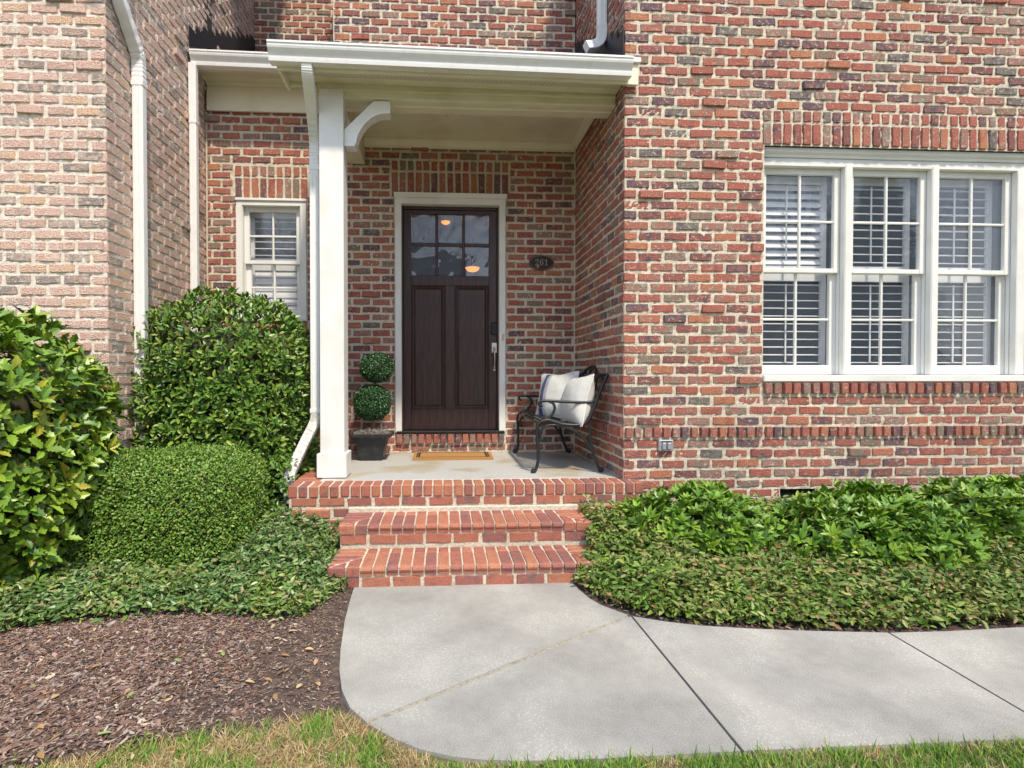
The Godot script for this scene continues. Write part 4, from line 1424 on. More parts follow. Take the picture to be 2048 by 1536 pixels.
func build_planting() -> void:
	var oval := leaf_mesh(0.42, 0.35, 0.16)
	var broad := leaf_mesh(0.38, 0.35, 0.22)
	var tiny := leaf_mesh(0.62, 0.25, 0.1)
	var spiny := leaf_mesh(0.46, 0.35, 0.22, true)
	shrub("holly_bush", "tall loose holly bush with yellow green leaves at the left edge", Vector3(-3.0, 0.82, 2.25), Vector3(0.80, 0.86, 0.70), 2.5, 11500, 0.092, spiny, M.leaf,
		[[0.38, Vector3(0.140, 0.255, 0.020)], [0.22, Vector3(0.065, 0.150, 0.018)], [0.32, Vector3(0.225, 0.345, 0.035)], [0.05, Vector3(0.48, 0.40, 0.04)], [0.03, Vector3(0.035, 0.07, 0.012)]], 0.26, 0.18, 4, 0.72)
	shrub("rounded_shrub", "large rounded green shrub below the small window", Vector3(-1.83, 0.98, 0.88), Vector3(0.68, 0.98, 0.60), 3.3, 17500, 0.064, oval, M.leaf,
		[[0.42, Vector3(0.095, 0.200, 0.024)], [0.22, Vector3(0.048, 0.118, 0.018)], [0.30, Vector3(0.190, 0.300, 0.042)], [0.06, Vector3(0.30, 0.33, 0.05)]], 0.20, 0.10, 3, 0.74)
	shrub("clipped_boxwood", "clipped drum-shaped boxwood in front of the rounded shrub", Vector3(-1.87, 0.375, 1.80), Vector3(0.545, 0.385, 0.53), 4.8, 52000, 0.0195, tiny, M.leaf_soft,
		[[0.45, Vector3(0.125, 0.240, 0.026)], [0.20, Vector3(0.075, 0.160, 0.020)], [0.31, Vector3(0.205, 0.320, 0.048)], [0.04, Vector3(0.24, 0.27, 0.07)]], 0.09, 0.09, 0, 0.86)
	var whl := [[0.40, Vector3(0.115, 0.240, 0.018)], [0.20, Vector3(0.055, 0.140, 0.014)], [0.35, Vector3(0.215, 0.355, 0.030)], [0.05, Vector3(0.30, 0.36, 0.06)]]
	shrub("glossy_shrub", "low glossy green shrub nearest the steps under the outlet", Vector3(1.86, 0.16, 2.02), Vector3(0.52, 0.31, 0.36), 2.3, 4600, 0.074, broad, M.leaf, whl, 0.20, 0.30, 7, 0.6)
	shrub("glossy_shrub", "wide low glossy green shrub in the middle below the triple window", Vector3(2.92, 0.14, 2.20), Vector3(0.64, 0.32, 0.46), 2.3, 6600, 0.074, broad, M.leaf, whl, 0.20, 0.30, 7, 0.6)
	shrub("glossy_shrub", "low glossy green shrub cut by the right edge of the picture", Vector3(4.05, 0.16, 2.02), Vector3(0.48, 0.36, 0.40), 2.3, 4600, 0.074, broad, M.leaf, whl, 0.20, 0.30, 7, 0.6)
	# shoots round the foot of the pipe
	var rs := get_node("rounded_shrub")
	var sx: Array = []
	var sc: Array = []
	for i in 90:
		var p0 := Vector3(R.randf_range(-1.40, -1.10), R.randf_range(0.22, 0.66), R.randf_range(1.28, 1.62))
		if p0.x > -1.16 and p0.y > 0.42: p0.x -= 0.08
		for w in 4:
			sx.append(leaf_xf(p0 + rnd() * 0.025, rnd() + Vector3(0.1, 0.3, 0.3), Vector3(0, 0.8, 0.7) + rnd() * 0.6, R.randf_range(0.035, 0.06)))
			sc.append(tint([[0.6, Vector3(0.075, 0.175, 0.024)], [0.4, Vector3(0.14, 0.25, 0.04)]]))
	multi("shoots", oval, M.leaf, sx, sc, rs)
	for n in ["", "_001", "_002"]:
		if has_node("glossy_shrub" + n): get_node("glossy_shrub" + n).set_meta("group", "low shrubs along the right wall")
	# carpets
	var pl := PackedVector2Array()
	for q in [[-3.5, 3.12], [-2.6, 3.03], [-2.19, 2.95], [-1.97, 2.85], [-1.55, 2.79], [-1.17, 2.77], [-0.86, 2.83], [-0.73, 2.75], [-0.63, 2.52], [-0.57, 2.40], [-0.60, 2.12], [-0.68, 2.0], [-0.66, 1.70], [-1.15, 1.70], [-1.2, 1.2], [-2.3, 1.2], [-3.5, 1.8]]: pl.append(Vector2(q[0], q[1]))
	ground_cover("creeping_groundcover", "dark green trailing groundcover between the steps and the mulch", pl, 11,
		func(x, z, e): return minf(0.05 + e * 0.42, 0.11 + 0.23 * smoothstep(2.75, 1.8, z) * smoothstep(-1.5, -0.9, x)), 52000, 0.042, oval, M.leaf,
		[[0.40, Vector3(0.065, 0.135, 0.028)], [0.30, Vector3(0.115, 0.200, 0.050)], [0.22, Vector3(0.20, 0.275, 0.100)], [0.08, Vector3(0.29, 0.25, 0.12)]],
		[[0.40, Vector3(0.105, 0.190, 0.032)], [0.30, Vector3(0.165, 0.245, 0.045)], [0.20, Vector3(0.25, 0.30, 0.10)], [0.10, Vector3(0.31, 0.26, 0.11)]])
	var pr := PackedVector2Array()
	for q in [[0.84, 2.32], [0.83, 2.46], [0.90, 2.62], [0.95, 2.72], [1.06, 2.84], [1.20, 2.92], [1.36, 2.98], [1.60, 3.03], [1.84, 3.065], [2.27, 3.115], [2.6, 3.118], [3.05, 3.10], [5.9, 3.09], [5.9, 1.62], [1.60, 1.62], [1.58, 1.72], [1.03, 1.72], [1.00, 2.10], [0.98, 2.20]]: pr.append(Vector2(q[0], q[1]))
	ground_cover("creeping_groundcover", "bronze green trailing groundcover along the walk on the right", pr, 12,
		func(x, z, e): return minf(0.06 + e * 0.55, 0.165 + 0.12 * smoothstep(2.6, 1.8, z)), 82000, 0.046, oval, M.leaf_dull,
		[[0.38, Vector3(0.105, 0.175, 0.026)], [0.32, Vector3(0.180, 0.240, 0.045)], [0.18, Vector3(0.265, 0.255, 0.080)], [0.12, Vector3(0.25, 0.165, 0.070)]],
		[[0.42, Vector3(0.095, 0.185, 0.022)], [0.32, Vector3(0.160, 0.255, 0.036)], [0.16, Vector3(0.25, 0.275, 0.075)], [0.10, Vector3(0.27, 0.18, 0.075)]])
	# bark mulch
	var chip := chip_mesh()
	var xf: Array = []
	var cols: Array = []
	var browns := [[0.34, Vector3(0.150, 0.085, 0.060)], [0.26, Vector3(0.220, 0.140, 0.108)], [0.20, Vector3(0.32, 0.235, 0.195)], [0.14, Vector3(0.070, 0.042, 0.032)], [0.06, Vector3(0.42, 0.34, 0.26)]]
	while xf.size() < 40000:
		var x := R.randf_range(-2.7, -0.30)
		var z := R.randf_range(2.3, 4.0)
		if z > grass_edge(x) + R.randf_range(-0.08, 0.07): continue
		if x > -0.535 + maxf(0.0, (z - 2.9) * 0.13) + maxf(0.0, (z - 3.4) * 0.35) - R.randf() * 0.02: continue
		if x > -0.66 + 0.0 and z < 2.3: continue
		if inside(pl, x, z) and edge_dist(pl, x, z, 9) > 0.12: continue
		var fine := smoothstep(-1.15, -0.62, x + 0.25 * shape_noise.get_noise_3d(x * 2.0, 50.0, z * 2.0))
		if R.randf() < fine * 0.55: continue
		var l := R.randf_range(0.008, 0.030) * (1.9 if R.randf() < 0.06 else 1.0) * lerpf(1.0, 0.6, fine)
		var b := Basis(Vector3.UP, R.randf() * TAU) * Basis(Vector3(1, 0, 0), -PI / 2 + R.randf_range(-0.5, 0.5)) * Basis(Vector3.UP, R.randf_range(-0.35, 0.35))
		xf.append(Transform3D(b * Basis.from_scale(Vector3(l, l * R.randf_range(0.5, 1.3), l * 0.7)), Vector3(x, bed_y(x, z) + R.randf_range(0.0, 0.010), z)))
		cols.append(tint(browns, 0.25))
	# a little of it under the edge of the planting by the walk
	for i in 5000:
		var x := R.randf_range(0.9, 4.6)
		var z := R.randf_range(2.45, 3.16)
		if not inside(pr, x, z - 0.03) or edge_dist(pr, x, z, 12) > 0.10: continue
		var l := R.randf_range(0.008, 0.03)
		var b := Basis(Vector3.UP, R.randf() * TAU) * Basis(Vector3(1, 0, 0), -PI / 2 + R.randf_range(-0.5, 0.5))
		xf.append(Transform3D(b * Basis.from_scale(Vector3(l, l * 0.8, l * 0.7)), Vector3(x, bed_y(x, z) + R.randf_range(0.0, 0.02), z)))
		cols.append(tint(browns, 0.25))
	var mu := multi("bark_mulch", chip, M.chip, xf, cols, self)
	mu.set_meta("label", "brown shredded bark mulch left of the walk")
	mu.set_meta("category", "mulch")
	# fallen leaves
	xf = []
	cols = []
	for i in 110:
		var x := R.randf_range(-2.2, -0.5)
		var z := R.randf_range(2.75, 3.9)
		if i > 110:
			x = R.randf_range(0.95, 3.4)
			z = 3.02 + R.randf_range(-0.05, 0.09) + 0.05 * minf(x - 1.2, 1.0)
		elif z > grass_edge(x) + 0.15: continue
		xf.append(leaf_xf(Vector3(x, maxf(bed_y(x, z), 0.002 if i > 110 else -1.0) + 0.012, z), rnd() * Vector3(1, 0.1, 1), Vector3(0, 1, 0) + rnd() * 0.35, R.randf_range(0.022, 0.05)))
		cols.append(tint([[0.4, Vector3(0.33, 0.20, 0.09)], [0.25, Vector3(0.42, 0.32, 0.17)], [0.2, Vector3(0.20, 0.10, 0.05)], [0.15, Vector3(0.22, 0.27, 0.08)]]))
	var fl := multi("leaf_litter", oval, M.chip, xf, cols, self)
	fl.set_meta("label", "scattered fallen leaves on the mulch and along the walk edge")
	fl.set_meta("category", "leaf litter")
	# lawn edge
	var blade := leaf_mesh(0.085, 0.5, 0.45)
	xf = []
	cols = []
	var gp := [[0.45, Vector3(0.105, 0.225, 0.020)], [0.35, Vector3(0.170, 0.300, 0.034)], [0.20, Vector3(0.27, 0.33, 0.06)]]
	var dry := [[0.6, Vector3(0.50, 0.385, 0.195)], [0.4, Vector3(0.34, 0.25, 0.12)]]
	while xf.size() < 70000:
		var x := R.randf_range(-1.8, 2.5)
		var z := R.randf_range(3.5, 4.15)
		var left := x < -0.02
		if left and z < grass_edge(x) + R.randf_range(-0.03, 0.10): continue
		if not left and z < 3.972 + R.randf_range(-0.008, 0.02) - 0.012 * clampf(x - 1.0, 0, 1): continue
		if left and x > -0.44:
			var lim := 3.60 + (x + 0.40) * 0.85
			if z < lim + 0.03: continue
		var g := shape_noise.get_noise_3d(x * 2.2, 20.0, z * 2.2) + R.randf_range(-0.35, 0.35)
		var dead: bool = (g > (-0.20 if left else 0.16))
		if left and not dead and shape_noise.get_noise_3d(x * 3.0, 33.0, z * 3.0) > 0.25: continue
		var h := R.randf_range(0.014, 0.036) * (1.6 if R.randf() < 0.12 else 1.0) if not dead else R.randf_range(0.018, 0.050)
		if not left: h *= 1.15
		var al := Vector3(R.randf_range(-0.6, 0.6), 1.0 if not dead else 0.35, R.randf_range(-0.6, 0.6))
		if dead: al = Vector3(R.randf_range(-1, 1), R.randf_range(0.0, 0.5), R.randf_range(-1, 1))
		xf.append(leaf_xf(Vector3(x, -0.02, z), al, rnd() + Vector3(0, 0, 0.5), h))
		cols.append(tint(dry if dead else gp))
	var gr := multi("lawn_grass", blade, M.grass, xf, cols, self)
	gr.set_meta("label", "patchy green and tan lawn grass along the front of the walk")
	gr.set_meta("category", "grass")

# ---------------------------------------------------------------- furniture
func bench_point(X: float, Y: float, z: float) -> Vector3:
	return Vector3(0.771 + (X - 500.0) / 1378.0, FLOOR + (1424.0 - Y) / 1378.0, z)

func curve(s: SurfaceTool, pts: Array, z: float, r0: float, r1: float, steps := 5) -> void:
	var w: Array = []
	for p in pts: w.append(bench_point(p[0], p[1], z))
	tube(s, spline(w, steps), r0, r1, 8)

func build_bench() -> void:
	var b := thing("garden_bench", "dark iron garden bench with curled arms against the porch wall", "bench")
	for z in [0.075, 1.255]:
		var s := ST()
		curve(s, [[478, 1398], [495, 1410], [520, 1390], [545, 1310], [552, 1180], [545, 1050], [538, 930], [548, 870], [590, 828], [650, 800]], z, 0.0135, 0.0135)
		fin(s, "leg", M.iron, b)
		s = ST()
		curve(s, [[512, 1378], [496, 1372], [482, 1386], [484, 1402], [500, 1410], [515, 1400]], z, 0.010, 0.012)
		fin(s, "foot_scroll", M.iron, b)
		s = ST()
		curve(s, [[1148, 850], [1155, 930], [1160, 1040], [1178, 1140], [1215, 1260], [1250, 1345], [1272, 1398], [1290, 1404], [1305, 1388]], z, 0.0135, 0.0135)
		fin(s, "leg", M.iron, b)
		s = ST()
		curve(s, [[1268, 1395], [1284, 1410], [1304, 1402], [1308, 1384], [1294, 1372], [1280, 1380]], z, 0.010, 0.011)
		fin(s, "foot_scroll", M.iron, b)
		s = ST()
		curve(s, [[590, 830], [660, 812], [720, 828], [840, 862], [980, 872], [1080, 858], [1140, 800], [1190, 690], [1250, 540], [1320, 370], [1362, 286]], z, 0.0165, 0.0165)
		fin(s, "side_rail", M.iron, b)
		s = ST()
		curve(s, [[600, 822], [670, 790], [720, 735], [742, 670], [722, 618], [676, 596]], z, 0.013, 0.012)
		fin(s, "arm_post", M.iron, b)
		s = ST()
		curve(s, [[600, 640], [580, 650], [563, 632], [566, 606], [596, 590], [680, 590], [830, 598], [1000, 606], [1150, 606], [1200, 590], [1235, 556]], z, 0.012, 0.013)
		fin(s, "armrest", M.iron, b)
		s = ST()
		curve(s, [[590, 1040], [604, 1030], [596, 1015], [580, 1022], [574, 990], [582, 935], [622, 890], [700, 868], [800, 876], [910, 908], [1010, 962], [1100, 1050], [1160, 1140], [1180, 1170]], z, 0.010, 0.011)
		fin(s, "brace", M.iron, b)
	# seat slats from end to end
	var seat := [[566, 852], [600, 828], [650, 812], [700, 818], [750, 832], [800, 846], [850, 856], [900, 862], [950, 865], [1000, 865], [1050, 858], [1095, 838]]
	for p in seat:
		var c := bench_point(p[0], p[1] - 4, 0)
		part("slat", M.iron, b, Vector3(c.x - 0.0115, c.y - 0.006, 0.085), Vector3(c.x + 0.0115, c.y + 0.006, 1.245), 0.003)
	# openwork back: top rail with an arch, lower rail, loops
	var bp := func(t: float, z: float) -> Vector3:
		var a := bench_point(1165, 760, z)
		var e := bench_point(1362, 290, z)
		return a.lerp(e, t)
	var zc := 0.665
	var s := ST()
	var pts: Array = []
	for k in 33:
		var f := -1.0 + 2.0 * k / 32.0
		var hgt := 1.0 + 0.24 * exp(-pow(absf(f) / 0.36, 4.0)) * (1.0 - 0.35 * absf(f))
		pts.append(bp.call(hgt, zc + f * 0.59))
	tube(s, PackedVector3Array(pts), 0.012, 0.012, 8)
	fin(s, "top_rail", M.iron, b)
	s = ST()
	tube(s, PackedVector3Array([bp.call(0.10, 0.085), bp.call(0.10, 1.245)]), 0.010, 0.010, 8)
	fin(s, "lower_rail", M.iron, b)
	s = ST()
	tube(s, PackedVector3Array([bp.call(1.22, zc), bp.call(1.27, zc), bp.call(1.31, zc), bp.call(1.34, zc)]), 0.014, 0.008, 8)
	fin(s, "finial", M.iron, b)
	for sg in [-1.0, 1.0]:
		for lp in [[0.20, 0.62, 0.19, 0.36], [0.40, 0.55, 0.17, 0.42], [0.10, 0.98, 0.09, 0.22]]:
			s = ST()
			var ring := PackedVector3Array()
			for k in 25:
				var a := TAU * k / 24
				ring.append(bp.call(lp[1] + sin(a) * lp[3], zc + sg * (lp[0] + cos(a) * lp[2])))
			tube(s, ring, 0.008, 0.008, 6)
			fin(s, "scroll", M.iron, b)
	s = ST()
	tube(s, PackedVector3Array([bp.call(0.10, zc), bp.call(1.22, zc)]), 0.008, 0.008, 6)
	fin(s, "back_bar", M.iron, b)

# square stuffed cushion lying in x-y, thickness along z
func pillow_mesh(hw: float, th: float) -> ArrayMesh:
	var n := 22
	var s := ST()
	s.set_uv(Vector2.ZERO)
	var P: Array = [[], []]
	for side in 2:
		for j in n + 1:
			for i in n + 1:
				var a := -1.0 + 2.0 * i / n
				var b := -1.0 + 2.0 * j / n
				var pinch := 1.0 - 0.13 * (1.0 - pow(absf(a * b), 1.0)) * (pow(absf(a), 6.0) * (1 - b * b) + pow(absf(b), 6.0) * (1 - a * a))
				var z := th * pow(maxf(0.0, 1 - pow(absf(a), 2.3)), 0.62) * pow(maxf(0.0, 1 - pow(absf(b), 2.3)), 0.62)
				z += 0.006 * mort_noise2.get_noise_2d(i * 1.1 + side * 40, j * 1.1) * (1.0 if z > 0.005 else 0.0)
				P[side].append(Vector3(a * hw * pinch, b * hw * pinch, z if side == 0 else -z))
	for side in 2:
		for j in n:
			for i in n:
				var q := [j * (n + 1) + i, (j + 1) * (n + 1) + i, (j + 1) * (n + 1) + i + 1, j * (n + 1) + i + 1]
				if side == 1: q.reverse()
				for t in [[0, 1, 2], [0, 2, 3]]:
					for v in t:
						var k: int = q[v]
						s.set_smooth_group(side)
						s.set_uv(Vector2(float(k % (n + 1)) / n, float(k / (n + 1)) / n))
						s.add_vertex(P[side][k])
	s.generate_normals()
	return s.commit()

func stripe_tex(edge_only := false) -> ImageTexture:
	var n := 256
	var out := PackedByteArray()
	out.resize(n * n * 3)
	for y in n:
		for x in n:
			var f := x / 256.0
			var c := lin(0.66, 0.66, 0.63)
			var navy := lin(0.035, 0.05, 0.13)
			if edge_only:
				if f < 0.035: c = navy
			elif f > 0.17 and f < 0.29: c = navy
			elif (f > 0.305 and f < 0.322) or (f > 0.337 and f < 0.35) or (f > 0.132 and f < 0.148) or (f > 0.365 and f < 0.372): c = navy
			var g := 0.93 + 0.07 * float((x * 7 + y * 3) % 5) / 4.0 - (0.04 if (x % 3 == 0 or y % 3 == 0) else 0.0)
			var j := (y * n + x) * 3
			out[j] = int(c.r * 255 * g)
			out[j + 1] = int(c.g * 255 * g)
			out[j + 2] = int(c.b * 255 * g)
	return tex_from(out, n)

func build_pillows() -> void:
	var mesh := pillow_mesh(0.225, 0.085)
	var striped := mat(Color.WHITE, 0.95)
	striped.albedo_texture = stripe_tex()
	striped.rim_enabled = true
	striped.rim = 0.2
	var plain := mat(Color.WHITE, 0.95)
	plain.albedo_texture = stripe_tex(true)
	plain.rim_enabled = true
	plain.rim = 0.2
	var plump := pillow_mesh(0.225, 0.115)
	var spots := [[Vector3(1.07, 1.115, 0.74), 0.95, -0.30, "white pillow with navy stripes leaning at the back of the bench", 0.0], [Vector3(1.185, 1.085, 1.06), 1.42, -0.26, "plump white pillow nearest the front on the bench, showing its seam", PI]]
	for q in spots:
		var t := thing("throw_pillow", q[3], "pillow", "throw pillows on the bench")
		t.position = q[0]
		t.basis = Basis(Vector3.UP, -q[1]) * Basis(Vector3.RIGHT, q[2]) * Basis(Vector3.BACK, 0.06)
		put(plump if q[4] > 0 else mesh, "cover", plain if q[4] > 0 else striped, t)
		var s := ST()
		var loop := PackedVector3Array()
		for k in 81:
			var e := k / 20.0
			var f := fmod(e, 1.0) * 2 - 1
			var a := 0.0
			var b := 0.0
			if e < 1: a = f; b = -1
			elif e < 2: a = 1; b = f
			elif e < 3: a = -f; b = 1
			elif e < 4: a = -1; b = -f
			else: a = -1; b = -1
			var pinch := 1.0 - 0.13 * (1.0 - absf(a * b)) * (pow(absf(a), 6.0) * (1 - b * b) + pow(absf(b), 6.0) * (1 - a * a))
			loop.append(Vector3(a * 0.225 * pinch, b * 0.225 * pinch, 0))
		tube(s, loop, 0.0045, 0.0045, 6)
		fin(s, "seam", M.pillow, t)

func build_planter() -> void:
	var t := thing("potted_topiary", "two-ball boxwood topiary in a square black pot by the column", "potted plant")
	var c := Vector3(-0.672, FLOOR, 0.40)
	var s := ST()
	var lv := [[0.086, 0.0], [0.104, 0.0], [0.106, 0.012], [0.150, 0.218], [0.152, 0.222], [0.192, 0.224], [0.196, 0.228], [0.196, 0.252], [0.190, 0.257], [0.165, 0.257], [0.160, 0.22]]
	for i in lv.size() - 1:
		for k in 4:
			var a := [Vector2(-1, -1), Vector2(1, -1), Vector2(1, 1), Vector2(-1, 1)]
			var p: Vector2 = a[k]
			var q: Vector2 = a[(k + 1) % 4]
			var f := func(v: Vector2, l: Array) -> Vector3: return c + Vector3(v.x * l[0], l[1] + 0.006, v.y * l[0])
			quad(s, f.call(p, lv[i]), f.call(q, lv[i]), f.call(q, lv[i + 1]), f.call(p, lv[i + 1]))
	fin(s, "pot", M.pot, t)
	for k in [[-1, -1], [1, -1], [1, 1], [-1, 1]]:
		part("foot", M.pot, t, c + Vector3(k[0] * 0.08 - 0.02, 0, k[1] * 0.08 - 0.02), c + Vector3(k[0] * 0.08 + 0.02, 0.007, k[1] * 0.08 + 0.02), 0.001)
	# pale moss dome
	s = ST()
	var P: Array = []
	for j in 9:
		var row_: Array = []
		for i in 9:
			var x := (i - 4) / 4.0
			var z := (j - 4) / 4.0
			row_.append(c + Vector3(x * 0.160, 0.235 + 0.055 * (1 - x * x) * (1 - z * z), z * 0.160))
		P.append(row_)
	for j in 8:
		for i in 8: quad(s, P[j][i], P[j][i + 1], P[j + 1][i + 1], P[j + 1][i], true)
	fin(s, "soil", M.soil, t)
	var xf: Array = []
	var cols: Array = []
	var curl := leaf_mesh(0.16, 0.2, 0.7)
	for i in 2600:
		var x := R.randf_range(-1, 1)
		var z := R.randf_range(-1, 1)
		xf.append(leaf_xf(c + Vector3(x * 0.165, 0.238 + 0.055 * (1 - x * x) * (1 - z * z) + R.randf() * 0.008, z * 0.165), rnd() + Vector3(0, 0.2, 0), rnd(), R.randf_range(0.015, 0.035)))
		cols.append(tint([[0.6, Vector3(0.36, 0.32, 0.28)], [0.4, Vector3(0.24, 0.20, 0.17)]]))
	multi("moss", curl, M.chip, xf, cols, t)
	s = ST()
	tube(s, spline([c + Vector3(0, 0.25, 0), c + Vector3(0.012, 0.38, 0), c + Vector3(0.008, 0.6, 0.0), c + Vector3(0.035, 0.76, 0), c + Vector3(0.04, 0.90, 0)], 4), 0.016, 0.010, 8)
	fin(s, "trunk", M.trunk, t)
	var lm := leaf_mesh(0.6, 0.3, 0.1)
	for b in [[Vector3(0.002, 0.560, 0), 0.180, 0.170, 9000], [Vector3(0.042, 0.893, 0), 0.160, 0.142, 7500]]:
		var cc: Vector3 = c + b[0]
		fin(blob(cc, Vector3(b[1], b[2], b[1]), 2.2, 0.80, 0.12), "inner_shade", M.core, t)  # added dark ball, shade between the leaves put into its colour
		xf = []
		cols = []
		while xf.size() < b[3]:
			var d := rnd()
			if d.length() > 1 or d.length() < 0.1: continue
			var hp := on_shape(cc, Vector3(b[1], b[2], b[1]), 2.2, d, 0.12)
			var n: Vector3 = hp[1]
			xf.append(leaf_xf(hp[0] - n * R.randf() * 0.035, n * 0.5 + rnd() * 0.9, n + rnd() * 0.7 + Vector3(0, 0.3, 0), R.randf_range(0.013, 0.022)))
			cols.append(tint([[0.5, Vector3(0.030, 0.095, 0.032)], [0.25, Vector3(0.015, 0.050, 0.018)], [0.25, Vector3(0.085, 0.190, 0.060)]]))
		multi("foliage", lm, M.leaf, xf, cols, t)

func build_doormat() -> void:
	var n := 128
	var out := PackedByteArray()
	out.resize(n * n * 3)
	for y in n:
		for x in n:
			var u := x / 127.0
			var v := y / 127.0
			var black := (u > 0.035 and u < 0.05) or (u > 0.062 and u < 0.085) or (u > 0.95 and u < 0.965) or (u > 0.915 and u < 0.938)
			if v < 0.1 or v > 0.9: black = false
			if u > 0.062 and u < 0.938 and ((v > 0.11 and v < 0.165) or (v > 0.835 and v < 0.89)): black = true
			var g := 0.75 + 0.5 * R.randf()
			var c := (Vector3(0.012, 0.011, 0.010) if black else Vector3(0.40, 0.205, 0.065)) * g
			var cc := Color(c.x, c.y, c.z).linear_to_srgb()
			var j := (y * n + x) * 3
			out[j] = int(clampf(cc.r, 0, 1) * 255)
			out[j + 1] = int(clampf(cc.g, 0, 1) * 255)
			out[j + 2] = int(clampf(cc.b, 0, 1) * 255)
	var m := mat(Color.WHITE, 1.0)
	m.albedo_texture = tex_from(out, n)
	var t := thing("doormat", "tan coir doormat with black border lines at the front door", "doormat")
	var s := ST()
	var c := [Vector3(-0.275, FLOOR + 0.024, 0.075), Vector3(0.508, FLOOR + 0.024, 0.085), Vector3(0.504, FLOOR + 0.024, 0.515), Vector3(-0.279, FLOOR + 0.024, 0.505)]
	var uv := [Vector2(0, 0), Vector2(1, 0), Vector2(1, 1), Vector2(0, 1)]
	for q in [[0, 1, 2], [0, 2, 3]]:
		for k in q:
			s.set_smooth_group(-1)
			s.set_uv(uv[k])
			s.add_vertex(c[k])
	fin(s, "pile", m, t)
	s = ST()
	for k in 4:
		var a: Vector3 = c[k]
		var b: Vector3 = c[(k + 1) % 4]
		quad(s, Vector3(a.x, FLOOR + 0.001, a.z), Vector3(b.x, FLOOR + 0.001, b.z), b, a)
	fin(s, "edge", M.coir, t)

func build_plaque() -> void:
	var t := thing("house_number_plaque", "dark bronze oval plaque with house number 261 on the brick", "sign")
	var c := Vector3(1.062, 2.502, 0.014)
	var prof := [[1.0, 0.0], [1.0, 0.008], [0.985, 0.012], [0.95, 0.013], [0.93, 0.009], [0.0, 0.009]]
	var s := ST()
	for i in prof.size() - 1:
		for k in 40:
			var a := TAU * k / 40
			var b := TAU * (k + 1) / 40
			var f := func(q: float, p: Array) -> Vector3: return c + Vector3(cos(q) * 0.134 * p[0], sin(q) * 0.079 * p[0], p[1])
			quad(s, f.call(a, prof[i]), f.call(a, prof[i + 1]), f.call(b, prof[i + 1]), f.call(b, prof[i]))
	fin(s, "plate", M.bronze, t)
	var ring := PackedVector3Array()
	for k in 41: ring.append(c + Vector3(cos(TAU * k / 40) * 0.126, sin(TAU * k / 40) * 0.072, 0.012))
	s = ST()
	tube(s, ring, 0.0028, 0.0028, 6)
	fin(s, "rim", M.gilt, t)
	var tm := TextMesh.new()
	tm.text = "261"
	var f := SystemFont.new()
	f.font_names = PackedStringArray(["Droid Serif"])
	tm.font = f
	tm.font_size = 64
	tm.pixel_size = 0.00135
	tm.depth = 0.006
	var o := put(tm, "digits", M.gilt, t)
	o.position = c + Vector3(0, 0, 0.011)

func build_outlet() -> void:
	var t := thing("outdoor_outlet", "small grey weatherproof outlet box on the brick by the corner", "outlet")
	part("plate", M.zinc, t, Vector3(1.703, 0.708, ZR - 0.01), Vector3(1.822, 0.798, ZR + 0.022), 0.006)
	part("cover", M.zinc, t, Vector3(1.727, 0.722, ZR + 0.0225), Vector3(1.757, 0.778, ZR + 0.042), 0.006)
	part("cover", M.zinc, t, Vector3(1.768, 0.722, ZR + 0.0225), Vector3(1.798, 0.778, ZR + 0.042), 0.006)
	part("hinge", M.metal_dark, t, Vector3(1.722, 0.782, ZR + 0.0225), Vector3(1.803, 0.789, ZR + 0.030), 0.002)

func build_lamps() -> void:
	for q in [[Vector3(0.47, 2.93, -2.45), 0.105, "amber glass pendant bowl glowing behind the door glass", true], [Vector3(0.06, 3.36, -1.55), 0.06, "small glowing ceiling lamp seen through the top door pane", false]]:
		var t := thing("ceiling_lamp", q[2], "lamp")
		var c: Vector3 = q[0]
		var s := ST()
		for j in 6:
			for k in 20:
				var f := func(jj: int, kk: int) -> Vector3:
					var b := PI / 2 * jj / 6.0
					return c + Vector3(sin(b) * cos(TAU * kk / 20), -cos(b) * 0.62, sin(b) * sin(TAU * kk / 20)) * q[1]
				quad(s, f.call(j, k), f.call(j, k + 1), f.call(j + 1, k + 1), f.call(j + 1, k), true)
		fin(s, "shade", M.glow, t)
		s = ST()
		tube(s, PackedVector3Array([c + Vector3(0, 0.02, 0), Vector3(c.x, 3.75, c.z)]), 0.006, 0.006, 6)
		fin(s, "rod", M.metal_dark, t)
		var l := OmniLight3D.new()
		l.name = "light"
		l.light_color = Color(1.0, 0.72, 0.42)
		l.light_energy = 0.06
		l.omni_range = 8.0
		l.omni_attenuation = 2.0
		l.shadow_enabled = true
		l.light_size = 0.05
		t.add_child(l)
		l.position = c + Vector3(0, 0.05, 0)

# ---------------------------------------------------------------- what the glass mirrors, behind the camera
func limb(s: SurfaceTool, a: Vector3, d: Vector3, l: float, r: float, depth: int) -> void:
	var pts: Array = [a]
	var p := a
	var dd := d
	for i in 3:
		dd = (dd + rnd() * 0.18 + Vector3(0, 0.05, 0)).normalized()
		p += dd * l / 3
		pts.append(p)
	tube(s, spline(pts, 2), r, r * 0.62, 5 if depth < 2 else 4)
	if depth >= 4 or r < 0.003: return
	var n := 3 if depth < 3 else 4
	for i in n:
		var at: Vector3 = pts[3] if i < 2 else (pts[1] as Vector3).lerp(pts[3], R.randf_range(0.2, 0.9))
		var nd := (dd + rnd() * 0.95 + Vector3(0, 0.10, 0)).normalized()
		limb(s, at, nd, l * R.randf_range(0.62, 0.82), r * R.randf_range(0.45, 0.62), depth + 1)

